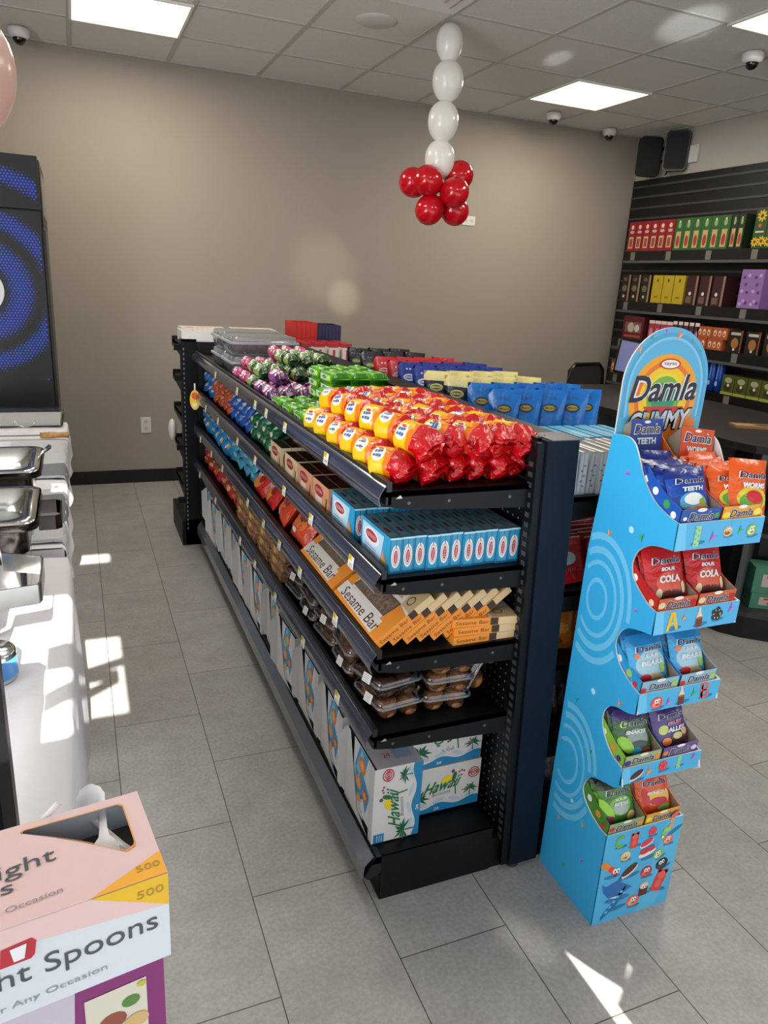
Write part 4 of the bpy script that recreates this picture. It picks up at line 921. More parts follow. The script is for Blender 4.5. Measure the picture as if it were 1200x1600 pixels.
# --- base deck: juice cartons
def palm(b, f, cx, cy, s, col='#15603c'):
    g = M(col, .5); rnd_ = random.Random(int(cx * 9999) + 3)
    b.shape([(cx - .02 * s, cy - .5 * s), (cx + .05 * s, cy - .5 * s), (cx + .03 * s, cy), (cx - .02 * s, cy)], g, f(.0009))
    for k in range(9):
        a = -.35 + k * (pi + .7) / 8; ca, sa = cos(a), sin(a); L = s * (.5 + .12 * (k % 2))
        b.shape([(cx, cy), (cx + ca * L * .5 - sa * .07 * s, cy + sa * L * .5 + ca * .07 * s), (cx + ca * L, cy + sa * L - .1 * s), (cx + ca * L * .55 + sa * .05 * s, cy + sa * L * .5 - ca * .05 * s - .02 * s)], g, f(.001 + .00005 * k))
def hawaii_face(b, f, W_, H_, arabic=False):
    # artwork of the long face, origin at its lower left
    Bl = M('#1f7fb0', .45); Wt = M('#dcdcd8', .5); R_ = M('#b8323c', .5); G_ = M('#14703c', .5); pts = [(0, 0), (W_, 0)]
    n = 40
    b.shape([(0, 0), (W_, 0)] + [(W_ * (1 - k / n), H_ * (.13 + .045 * sin(k / n * 4 * pi + .6) + .03 * (1 - k / n))) for k in range(n + 1)], Bl, f(.0005))
    for k in range(4): b.disc(W_ * (.16 + .24 * k), H_ * (.21 + .03 * (k % 2)), W_ * .09, H_ * .045, M('#b7c8d2', .5), f(.0006), 16, .3 * (1 if k % 2 else -1))
    palm(b, f, W_ * .1, H_ * .33, H_ * .42); palm(b, f, W_ * .86, H_ * .36, H_ * .3)
    b.disc(W_ * .52, H_ * .62, W_ * .1, W_ * .1, M('#f0cf1c', .5), f(.0009), 20, 0, 0, pi)
    b.disc(W_ * .9, H_ * .72, W_ * .085, H_ * .12, R_, f(.0008), 20, inner=.82); b.disc(W_ * .9, H_ * .72, W_ * .055, H_ * .075, R_, f(.0008), 16, inner=.75); b.text('100%', W_ * .14, R_, lambda x, y: f(.001)(x + W_ * .9, y + H_ * .72), h=H_ * .07, bold=.03, slant=.1)
    for k in range(3): b.disc(W_ * (.68 + .035 * k), H_ * (.80 + .02 * (k % 2)), W_ * .014, H_ * .026, R_, f(.0009), 8)
    b.disc(W_ * .61, H_ * .72, W_ * .03, H_ * .10, M('#1c6a48', .5), f(.0014), 14, -.25); b.disc(W_ * .585, H_ * .84, W_ * .024, H_ * .04, M('#6a4a4c', .5), f(.0016), 12); b.shape([(W_ * .61, H_ * .62), (W_ * .63, H_ * .62), (W_ * .66, H_ * .3), (W_ * .645, H_ * .3)], G_, f(.0012))
    if arabic:
        b.text('\ufef1\ufe8d\ufeed\ufe8e\ufeeb', W_ * .42, G_, lambda x, y: f(.0018)(x + W_ * .5, y + H_ * .58), h=H_ * .3, bold=.02); b.text('\ufe8f\ufe8d\ufead\ufeb7', W_ * .17, M('#4a6a80', .5), lambda x, y: f(.0018)(x + W_ * .5, y + H_ * .34), h=H_ * .12)
    else:
        b.text('Hawaii', W_ * .5, G_, lambda x, y: f(.0018)(x + W_ * .45, y + H_ * .58 + .14 * x), h=H_ * .25, bold=.012, slant=.45, res=3)
        b.text('Boissons', W_ * .26, M('#8a9298', .5), lambda x, y: f(.0012)(x + W_ * .44, y + H_ * .4 + .1 * x), h=H_ * .08)
    b.text('24', W_ * .07, Wt, lambda x, y: f(.001)(x + W_ * .38, y + H_ * .07), h=H_ * .06, bold=.03)
    b.shape([(0, H_ * .74), (W_ * .12, H_ * .74), (W_ * .12, H_ * .96), (0, H_ * .96)], Bl, f(.0006)); 
    for k in range(3): b.shape([(W_ * .015, H_ * (.78 + .05 * k)), (W_ * .1, H_ * (.78 + .05 * k)), (W_ * .1, H_ * (.79 + .05 * k)), (W_ * .015, H_ * (.79 + .05 * k))], Wt, f(.0008))
CARD = M('#d6d4d2', .5); CARDT = M('#b9b6bb', .5)
def orange_art(b, f, w, h):
    b.shape([(-w * .5, h * .02), (w * .5, h * .02), (w * .5, h * .98), (-w * .5, h * .98)], M('#dfe4e8', .4), f(.0003))
    b.shape([(-w * .30, h * .10), (-w * .42, h * .62), (-w * .22, h * .96), (w * .22, h * .98), (w * .02, h * .62), (w * .34, h * .46), (w * .16, h * .14), (w * .0, h * .34)], M('#2f9bd0', .4), f(.0006))
    b.shape([(-w * .36, h * .6), (-w * .18, h * .52), (w * .0, h * .92), (-w * .12, h * .95)], M('#7fd0e4', .4), f(.0008)); b.shape([(-w * .26, h * .14), (w * .0, h * .36), (w * .26, h * .46), (w * .05, h * .3)], M('#186fae', .4), f(.0008))
    for k, (x, y, r, c) in enumerate(((-.06, .74, .17, '#ee7d1e'), (-.2, .44, .14, '#f0902c'), (.12, .38, .12, '#e8641c'), (-.16, .22, .09, '#f09a3c'))):
        b.disc(w * x, h * y, w * r, w * r, M(c, .4), f(.001 + .0002 * k), 14); b.disc(w * x, h * y, w * r * .6, w * r * .6, M('#f6b45c', .4), f(.0012 + .0002 * k), 12)
    b.shape([(w * .34, h * .1), (w * .48, h * .1), (w * .48, h * .9), (w * .40, h * .9)], M('#6fa08c', .4), f(.0007)); b.shape([(-w * .5, 0), (w * .1, 0), (-w * .4, h * .3), (-w * .5, h * .5)], CARD, f(.0016))
def flat_box(art2):
    W_, H_, D_ = .215, .148, .25; b = MB(); b.box(0, W_, 0, D_, 0, H_, {'*': CARD, 'z1': CARDT})
    hawaii_face(b, lambda e=.0004: (lambda x, y: Vector((x, -e, y))), W_, H_, art2); return tag(b.build('juice_carton'), 'x', 'carton')
fb, fa = flat_box(False), flat_box(True)
place(fb, (.775, 1.51, DECK + .008), (0, 0, 0), 'white juice carton with a green palm print, lower of two stacked beside the upright one', None)
place(fa, (.772, 1.512, DECK + .158), (0, 0, .01), 'white juice carton with Arabic lettering, stacked on the lower carton', None)
def standing_box(full):
    W_, D_, H_ = .137, .215, .232; t = empty('juice_carton', (0, 0, 0)); t['category'] = 'carton'; b = MB()
    # body: near face carries the long artwork turned by 90 degrees
    b.box(.006, W_, 0, D_, 0, H_, {'*': CARD, 'z1': CARDT, 'x0': M('#1c1614', .7)})
    if full:
        hawaii_face(b, lambda e=.0004: (lambda x, y: Vector((W_ - y / .148 * W_ - .0, -e, x / .215 * H_))), .215, .148)
    b.text('24', .02, M('#b8323c'), lambda x, y: Vector((.05 + x, .05 + y, H_ + .0006)), h=.02); b.poly([(.07, .03, H_ + .0005), (.12, .03, H_ + .0005), (.12, .09, H_ + .0005), (.07, .09, H_ + .0005)], M('#93a8c4', .5))
    f = lambda e=.0004: (lambda x, y: Vector((-e + .0055, D_ / 2 - x, y)))
    # torn open aisle face: white borders with a slanted opening showing printed pouches
    b.add([(.0, .0, 0), (.0, .0, H_), (.0, .04, H_), (.0, .025, 0), (.006, 0, 0), (.006, 0, H_)], [(0, 1, 2, 3), (0, 4, 5, 1)], CARD)
    b.add([(.0, D_, 0), (.0, D_, H_), (.0, D_ - .03, H_), (.0, D_ - .1, H_ * .12), (.0, .03, 0)], [(0, 1, 2, 3, 4)], CARD)
    b.build('box', t)
    a = MB(); a.box(.0045, .0055, .02, D_ - .05, .02, H_ - .01, M('#27211f', .7)); g = lambda e=.0004: (lambda x, y: Vector((.0035 - e, .085 - x, .02 + y)))
    orange_art(a, g, .15, H_ * .92); a.build('printed_pouch', t)
    fl = MB(); fl.add([(.0, D_ - .0, .01), (-.028, D_ - .012, .06), (-.03, D_ - .012, H_ - .02), (.0, D_, H_), (.0015, D_ - .0, .01), (-.0265, D_ - .010, .06), (-.0285, D_ - .010, H_ - .02), (.0015, D_, H_)], [(0, 1, 2, 3), (7, 6, 5, 4), (0, 4, 5, 1), (1, 5, 6, 2), (2, 6, 7, 3)], CARD)
    fl.build('torn_flap', t)
    reg(t); return t
sf = standing_box(True); sp = standing_box(False)
place(sf, (.637, 1.452, DECK + .004), (0, 0, 0), 'upright white juice carton at the near end of the bottom shelf', 'upright juice cartons on the bottom shelf')
NOTE = ['next to the near-end one', 'second behind the near-end one', 'third behind the near-end one', 'fourth behind the near-end one', 'fifth behind the near-end one', 'sixth behind the near-end one', 'seventh behind the near-end one', 'eighth behind the near-end one', 'ninth behind, at the far end', 'tenth']
for k in range(10):
    place(sp if k else sp, (.634 + .006 * (k % 2), 1.70 + .252 * k, DECK + .004), (0, 0, .04 * ((k * 7) % 3 - 1)), 'upright white juice carton with torn open front, ' + (NOTE[k] if k < 9 else 'last one at the far end'), 'upright juice cartons on the bottom shelf')
# ---------------------------------------------------------------- far side of the gondola
def standup(base, capc, emb, low, name, seed, h=.2, w=.095, t=.06):
    b = MB(); rnd_ = random.Random(seed); m = foil(base, .5, 22); nu, nv = 8, 12
    mt = foil(capc, .35, 22) if capc else m
    def pos(u, v, side, e=0):
        q = (1 - v) ** .7; d = t / 2 * q * (1 - abs(2 * u - 1) ** 3) ** .5 if 0 < u < 1 else 0
        nz = noise.noise(Vector((u * 4, v * 4, seed * 2.1))) * .006 * (1 - v * .5)
        pin = 1 - .22 * sin(pi * min(1, v * 1.15)) * (.7 if v < .8 else .4)
        return Vector(((u - .5) * w * pin, side * (d + e) + nz + .004, v * h))
    for side in (-1, 1):
        vs = [pos(i / nu, j / nv, side) for j in range(nv + 1) for i in range(nu + 1)]; fs = []; fm = []
        for j in range(nv):
            for i in range(nu): fs.append((j * (nu + 1) + i, j * (nu + 1) + i + 1, (j + 1) * (nu + 1) + i + 1, (j + 1) * (nu + 1) + i)); fm.append(mt if j >= nv - 2 else m)
        b.add(vs, fs, fm, True)
    f = lambda e=.001: (lambda x, y: pos(max(.0, min(1, x / w + .5)), max(0, min(1, y / h)), -1, e))
    b.disc(0, h * .72, w * .26, h * .065, M(emb[0], .35), f(.0012), 18, rings=3); b.disc(0, h * .72, w * .2, h * .04, M(emb[1], .35), f(.0018), 16)
    b.text('||||||||', w * .34, M(emb[2], .35), lambda x, y: f(.0026)(x, y + h * .72), h=h * .035, bold=.02)
    for k in (-1, 0, 1): b.shape([(k * w * .13 - .003, h * .86), (k * w * .13 + .003, h * .86), (k * w * .13 + .003, h * .89), (k * w * .13 - .003, h * .89)], M(emb[3], .35), f(.0015))
    if low: b.shape([(-w * .2, h * .25), (w * .2, h * .3), (w * .2, h * .42), (-w * .2, h * .38)], M(low, .35), f(.005)); b.disc(0, h * .12, w * .22, h * .05, M('#8fb6c8', .35), f(.0018))
    return tag(b.build(name), 'x', 'coffee bag')
RT = SL_R[0]
cy_ = standup('#0a6cc0', None, ('#26303c', '#b9a24a', '#14181e', '#2a5a8c'), '#a82a34', 'blue_coffee_bag', 41)
nv_ = standup('#10142c', '#e4d58c', ('#c9c064', '#2e3a4c', '#e8e08c', '#d8d8d8'), None, 'navy_coffee_bag', 42)
by_ = standup('#12308c', None, ('#d8dce8', '#3a56a8', '#e8ecf4', '#c8d0e4'), None, 'blue_ground_coffee_bag', 43)
rd_ = standup('#b81420', None, ('#d8a0a0', '#8c1018', '#f0d0d0', '#e8c8c8'), '#d8dce0', 'red_coffee_bag', 44)
bk_ = standup('#15171a', None, ('#3c4a58', '#8c9a3c', '#c8c860', '#6a6e72'), '#4a2a30', 'black_coffee_bag', 45)
RZ = radians(-28)
def bags(proto, ys, xs, nm, grp, lean=-.10, z=RT):
    for r, y in enumerate(ys):
        for c, x in enumerate(xs):
            place(proto, (x, y, z), (lean + rnd.uniform(-.05, .05), rnd.uniform(-.04, .04), RZ + rnd.uniform(-.1, .1)), '%s, far side, %s row from the near end, %s across' % (nm, ORD[r], ORD[c]), grp)
bags(cy_, [1.84, 1.97], [1.15, 1.23, 1.31, 1.39, 1.45], 'bright blue coffee bag', 'bright blue coffee bags')
bags(nv_, [2.13, 2.27], [1.14, 1.23, 1.32, 1.41], 'navy coffee bag with cream top', 'navy coffee bags with cream tops')
bags(by_, [2.40, 2.53], [1.15, 1.24, 1.33, 1.42], 'royal blue coffee bag', 'royal blue coffee bags')
bags(rd_, [2.58, 2.72], [1.13, 1.21, 1.29, 1.38], 'red coffee bag', 'red coffee bags')
bags(bk_, [2.92, 3.08], [1.14, 1.24, 1.34], 'black coffee bag', 'black coffee bags')
def sachet(c1, c2, h, name):
    b = MB(); n = 6; m = foil(c1, .5, 30); pts = []
    for side in (-1, 1):
        vs = [((i / n - .5) * .125, side * .003 * (1 - (2 * j / n - 1) ** 2) * (1 - (2 * i / n - 1) ** 4) , j / n * h) for j in range(n + 1) for i in range(n + 1)]
        b.add(vs, [(j * (n + 1) + i, j * (n + 1) + i + 1, (j + 1) * (n + 1) + i + 1, (j + 1) * (n + 1) + i) for j in range(n) for i in range(n)], [foil(c2, .4, 30) if j == n - 1 else m for j in range(n) for i in range(n)], True)
    f = lambda x, y: Vector((x, -.0042, y)); b.disc(0, h * .55, .03, .018, M('#9fc4d4', .4), f); b.text('||||||', .04, M('#5a7a90', .4), lambda x, y: f(x, y + h * .3) + Vector((0, -.0006, 0)), h=.008)
    b.box(-.0625, .0625, -.001, .001, h - .001, h + .0012, M('#e8e2d0', .5))
    return tag(b.build(name), 'x', 'sachet')
def art_st(c):
    def a_(b, f, fs, w, d, h):
        b.shape([(-w * .42, h * .04), (w * .42, h * .04), (w * .36, h * .96), (-w * .36, h * .96)], M('#c3ccd4', .4), f()); b.shape([(-w * .12, 0), (w * .04, 0), (w * .02, h), (-w * .1, h)], M('#9eabb8', .35), f(.0006))
        for k in range(5): b.disc(w * .12 * (-1) ** k, h * (.2 + .12 * k), w * .16, h * .025, M(c, .4), f(.0009), 8)
        b.disc(0, h * .5, d * .3, h * .2, M(c, .4), fs(), 16)
    return a_
s1 = wafer_carton(.0255, .15, .108, M('#aeb8c0', .4), M('#5e6870', .5), art_st('#5c88a8'), 'drink_sachet', [([(.003, 0), (.012, 0), (.012, .15), (.003, .15)], M('#ece8e0', .4)), ([(.014, 0), (.0165, 0), (.0165, .15), (.014, .15)], M('#c9a25c', .4)), ([(.003, .108), (.021, .108), (.021, .122), (.003, .122)], M('#b84a3c', .4))])
s2 = wafer_carton(.0255, .16, .108, M('#2f9cc8', .4), M('#1f7ca4', .5), art_st('#d8e4e6'), 'drink_sachet', [([(.002, 0), (.006, 0), (.006, .16), (.002, .16)], M('#e6ecec', .4)), ([(.010, 0), (.020, 0), (.020, .16), (.010, .16)], M('#3cb0da', .4))])
for c in range(12):
    place(s1, (1.097 + .0295 * c, 1.425 + .004 * (c % 3), RT), (0, .05 * ((c % 3) - 1), .03 * ((c % 2) * 2 - 1)), 'white drink sachet on the far side near end, %s from the centre rail' % ORD[c], 'white drink sachets')
    place(s2, (1.097 + .0295 * c, 1.590 + .004 * (c % 2), RT), (0, .04 * ((c % 3) - 1), 0), 'blue drink sachet behind the white ones, %s from the centre rail' % ORD[c], 'blue drink sachets')
rs = sachet('#b01622', '#c8303a', .12, 'red_sachet')
for c, x in enumerate((1.16, 1.29, 1.42)):
    for r in range(12): place(rs, (x, 1.44 + .03 * r, SL_R[1] + .008), (-.5, 0, .1 - .15 * (r % 2)), 'red drink sachet on the far side, %s from the near end, %s column' % (ORD[r], ORD[c]), 'red drink sachets')
ob = [pouch(.13, .16, .06, '#cf7a18', [(-.1, .7, .16, .11, '#1f2c5a'), (.1, .4, .24, .1, '#e8a43c'), (0, .2, .2, .06, '#8a3c14')], 'orange_pasta_bag', s, text=[('||||||', -.1, .7, .2, .04, '#f2f2f2', False)]) for s in (51, 52)]
for r, y in enumerate((1.50, 1.62, 1.76, 1.90)):
    for c, x in enumerate((1.17, 1.30)): place(ob[(r + c) % 2], (x, y, SL_R[2] + .0), (-.25, .1 * c, -.25 + .2 * (r % 2)), 'orange snack bag on the far side third shelf, %s row, %s across' % (ORD[r], ORD[c]), 'orange snack bags on the far side')
bb = [pouch(.13, .12, .05, c, [(0, .6, .25, .12, a)], 'brown_snack_bag', s) for s, c, a in ((53, '#4a2c1c', '#9c8468'), (54, '#2a2440', '#6a6a8c'))]
for r, y in enumerate((1.52, 1.66, 1.8)):
    for c, x in enumerate((1.17, 1.30)): place(bb[c], (x, y, SL_R[3]), (-.4, 0, -.2), '%s snack bag on the far side fourth shelf, %s row' % (['dark brown', 'dark navy'][c], ORD[r]), 'dark snack bags on the far side')
for r, y in enumerate((1.50, 1.64)): place(bb[1], (1.2, y, DECK + .01), (-.4, 0, .2), 'dark navy snack bag on the far side bottom deck, %s row' % ORD[r], 'dark snack bags on the far side')
# misc at the far end of the top far side
mx = [pouch(.09, .10, .05, c, [(0, .6, .25, .12, a)], 'nut_bag', s) for s, c, a in ((55, '#8a7458', '#c8b89c'), (56, '#6ca83c', '#c8dc9c'))]
for r, (x, y, p_, lb) in enumerate(((1.15, 3.22, 1, 'small green bag on the far side beside the black coffee bags'), (1.14, 3.36, 0, 'small brown nut bag on the far side, nearest the green bag'), (1.2, 3.42, 0, 'small brown nut bag on the far side, in the middle of the three'), (1.16, 3.54, 0, 'small brown nut bag on the far side, closest to the white and red tins'))):
    place(mx[p_], (x, y, RT), (-.2, 0, -.4), lb, 'small bags on the far side')
def art_wr(b, f, fs, w, d, h):
    for g, W in ((f, w), (fs, d)):
        b.shape([(-W / 2, h * .82), (W / 2, h * .82), (W / 2, h), (-W / 2, h)], M('#b81a28', .4), g()); b.shape([(-W * .12, h * .1), (W * .16, h * .1), (W * .16, h * .72), (-W * .12, h * .72)], M('#c43040', .4), g(.0006))
wr = wafer_carton(.055, .055, .12, M('#e4e0dc', .4), M('#b01c28', .4), art_wr, 'biscuit_carton')
k = 0
for r, y in enumerate((3.98, 4.07, 4.16)):
    for c, x in enumerate((1.15, 1.23, 1.31, 1.39)): place(wr, (x, y, RT + .02), (0, 0, .05 * (c % 2)), 'white carton with red top, far side, %s row, %s across' % (ORD[r], ORD[c]), 'white and red cartons')
# end unit top: white trays, red and navy crates
def tray(w, d, h, m, fill, name, ribs=0):
    t = empty(name, (0, 0, 0)); b = MB(); th = .006
    for a, c, e, g in ((-w / 2, w / 2, -d / 2, -d / 2 + th), (-w / 2, w / 2, d / 2 - th, d / 2), (-w / 2, -w / 2 + th, -d / 2 + th, d / 2 - th), (w / 2 - th, w / 2, -d / 2 + th, d / 2 - th)): b.box(a, c, e, g, 0, h, m)
    b.box(-w / 2, w / 2, -d / 2, d / 2, 0, .004, m)
    for k in range(ribs): x = -w / 2 + w * (k + .5) / ribs; b.box(x - .003, x + .003, -d / 2 - .004, -d / 2, .01, h, m)
    b.build('box_wall', t)
    if fill:
        q = MB(); rr_ = random.Random(9); n = 7
        vs = [((i / n - .5) * (w - 2 * th) , (j / n - .5) * (d - 2 * th), h * .82 + rr_.uniform(-.01, .01)) for j in range(n + 1) for i in range(n + 1)]
        q.add(vs, [(j * (n + 1) + i, j * (n + 1) + i + 1, (j + 1) * (n + 1) + i + 1, (j + 1) * (n + 1) + i) for j in range(n) for i in range(n)], fill, True); q.build('pastry_filling', t)
    reg(t); return t
tr = tray(.26, .19, .06, M('#e2dedb', .5), mat('crumbly_pastry', '#b8936c', .8, crinkle=.8, cscale=60, col2='#e0d4c4', vscale=40), 'pastry_tray'); tr['category'] = 'tray'
for (x, y, rz, lb) in ((.70, 4.56, .03, 'open white pastry tray at the far left corner on the end unit'), (1.0, 4.56, -.03, 'open white pastry tray at the back middle of the end unit'), (.67, 4.345, .0, 'open white pastry tray at the front left of the end unit top'), (.97, 4.35, .02, 'open white pastry tray at the front right of the end unit top')):
    place(tr, (x, y, 1.20), (0, 0, rz), lb, 'open white pastry trays')
rc = tray(.14, .2, .115, M('#c82420', .45), None, 'red_crate', 5); rc['category'] = 'crate'; place(rc, (1.27, 4.42, 1.205), (0, 0, .05), 'bright red plastic crate on the far end unit')
nc = tray(.15, .2, .105, M('#2a2250', .45), None, 'purple_crate', 7); nc['category'] = 'crate'; place(nc, (1.42, 4.42, 1.205), (0, 0, -.02), 'dark purple ribbed crate beside the red crate')
# ---------------------------------------------------------------- blue cardboard sweets display
DX0, DX1, DYB = 1.143, 1.39, 1.375
SKY = mat('sky_blue_card', '#35aee6', .5, spec=.4); SKYD = M('#4fb2e2', .5); CWH = M('#d8d8d4', .6); RING = M('#6cc6f0', .5); KRAFT = M('#8f7f6c', .7)
dsp = empty('sweets_display', (DX0, 1.147, 0), 'tall light blue cardboard sweets display with five tiers and arched header', 'display stand')
prof = [(1.388, 0), (1.374, .965), (1.346, 1.262), (1.301, 1.266), (1.28, 1.262), (1.262, 1.248), (1.243, 1.218), (1.221, 1.183), (1.182, 1.147), (1.139, 1.128), (1.102, 1.119), (1.102, 1.058),
        (1.150, 1.052), (1.181, 1.040), (1.205, 1.020), (1.216, .988), (1.205, .955), (1.177, .932), (1.146, .914), (1.120, .908), (1.117, .852),
        (1.156, .845), (1.197, .832), (1.220, .808), (1.226, .772), (1.202, .734), (1.160, .709), (1.127, .698), (1.122, .646),
        (1.151, .634), (1.195, .625), (1.222, .604), (1.230, .574), (1.217, .537), (1.180, .501), (1.142, .490), (1.127, .443),
        (1.154, .424), (1.196, .411), (1.237, .392), (1.258, .352), (1.246, .320), (1.209, .295), (1.168, .283), (1.147, .283), (1.147, 0)]
def smooth(pts, fix):
    # Catmull-Rom through the curved part
    out = []
    n = len(pts)
    for i, p in enumerate(pts):
        out.append(p); q = pts[(i + 1) % n]
        if i in fix or (i + 1) % n in fix and i in fix: continue
        a = pts[i - 1] if i not in CORN else p; d = pts[(i + 2) % n] if (i + 1) % n not in CORN else q
        for t in (.33, .67):
            out.append(tuple(.5 * (2 * p[k] + (q[k] - a[k]) * t + (2 * a[k] - 5 * p[k] + 4 * q[k] - d[k]) * t * t + (3 * p[k] - a[k] - 3 * q[k] + d[k]) * t ** 3) for k in range(2)))
    return out
CORN = {0, 2, 10, 11, 19, 20, 27, 28, 35, 36, 44, 45}
fix = {0, 1, 10, 19, 27, 35, 43, 44, 45}
P2 = smooth(prof, fix)
def side(x, outer, inner, name, out=-1):
    b = MB(); pts = [(u - 1.147, v) for u, v in P2]; th = .004
    xa, xb = x - DX0, x - DX0 + th
    n = len(pts)
    va = [(xa, u, v) for u, v in pts]; vb = [(xb, u, v) for u, v in pts]
    b.add(va, [tuple(range(n))], outer if out < 0 else inner); b.add(vb, [tuple(range(n))], inner if out < 0 else outer)
    b.add(va + vb, [(i, (i + 1) % n, n + (i + 1) % n, n + i) for i in range(n)], CWH)
    return b, (lambda e=.0005: (lambda y, z: Vector((xa - e if out < 0 else xb + e, y - 1.147, z))))
def inside(u, v):
    c = False; n = len(P2)
    for i in range(n):
        (x1, y1), (x2, y2) = P2[i], P2[i - 1]
        if (y1 > v) != (y2 > v) and u < (x2 - x1) * (v - y1) / (y2 - y1) + x1: c = not c
    return c
def tri(b, f, cx, cy, s, rot, col):
    # folded paper dart: two facets of the same colour family
    c1, c2 = {'m': ('#a24fb4', '#c46fd0'), 'o': ('#e2803c', '#f2a45c'), 'g': ('#1f8f4c', '#46b45c')}[col]
    R_ = lambda x, y: (cx + s * (x * cos(rot) - y * sin(rot)), cy + s * (x * sin(rot) + y * cos(rot)))
    b.shape([R_(-.5, .7), R_(.0, -.7), R_(0, .1)], M(c1, .5), f(.0008)); b.shape([R_(.5, .5), R_(0, .1), R_(.0, -.7)], M(c2, .5), f(.0008))
b, sf_ = side(DX0, SKY, CWH, 'side_panel')
for cy_0, cz_0, rs_ in ((1.315, .855, (.17, .135, .10, .055)), (1.335, .375, (.17, .14, .105, .068))):
    for r in rs_:
        w_ = .018 if r > .12 else .012
        N_ = 90
        for k in range(N_):
            a0, a1 = 2 * pi * k / N_, 2 * pi * (k + 1) / N_
            q = [(cy_0 + rr * cos(a) * .72, cz_0 + rr * sin(a) * 1.0) for rr, a in ((r, a0), (r, a1), (r - w_, a1), (r - w_, a0))]
            if all(inside(u, v) and u < 1.37 and inside(u - .003, v) for u, v in q): b.shape(q, RING, sf_(.0005))
for (px, py, s, rot, col) in ((1.275, 1.185, .016, 1.2, 'm'), (1.20, 1.055, .018, -.2, 'g'), (1.305, 1.03, .018, .3, 'o'), (1.18, .885, .013, 1.3, 'm'), (1.33, .565, .013, 0, 'g'), (1.18, .642, .017, .3, 'o'), (1.25, .46, .013, -.2, 'g'), (1.365, .42, .013, .4, 'm'), (1.235, .245, .016, .2, 'o'), (1.33, .195, .015, .3, 'o'), (1.22, .145, .014, .3, 'm'), (1.285, .075, .013, 0, 'g')):
    tri(b, sf_, px, py, s, rot, col)
for (px, py, r) in ((1.235, 1.062, .008), (1.275, .62, .008), (1.29, .28, .006)): b.disc(px, py, r, r, M('#bfe6fa', .5), sf_(.0008), 14)
b.build('side_panel', dsp)
b, _f = side(DX1 - .004, SKY, CWH, 'side_panel', out=1); b.build('side_panel', dsp)
b = MB(); b.prism([(1.384 - 1.147, 0), (1.388 - 1.147, 0), (1.374 - 1.147, .965), (1.346 - 1.147, 1.262), (1.342 - 1.147, 1.262), (1.370 - 1.147, .965)], .004, DX1 - DX0 - .004, 'x', CWH); b.build('back_panel', dsp)
DW = DX1 - DX0
TIERS = [(1.102, 1.058, 1.119), (1.119, .852, .908), (1.125, .646, .698), (1.135, .443, .490), (1.147, 0, .283)]
EYE = M('#f4f4ee', .5); PUP = M('#1a1a1e', .5)
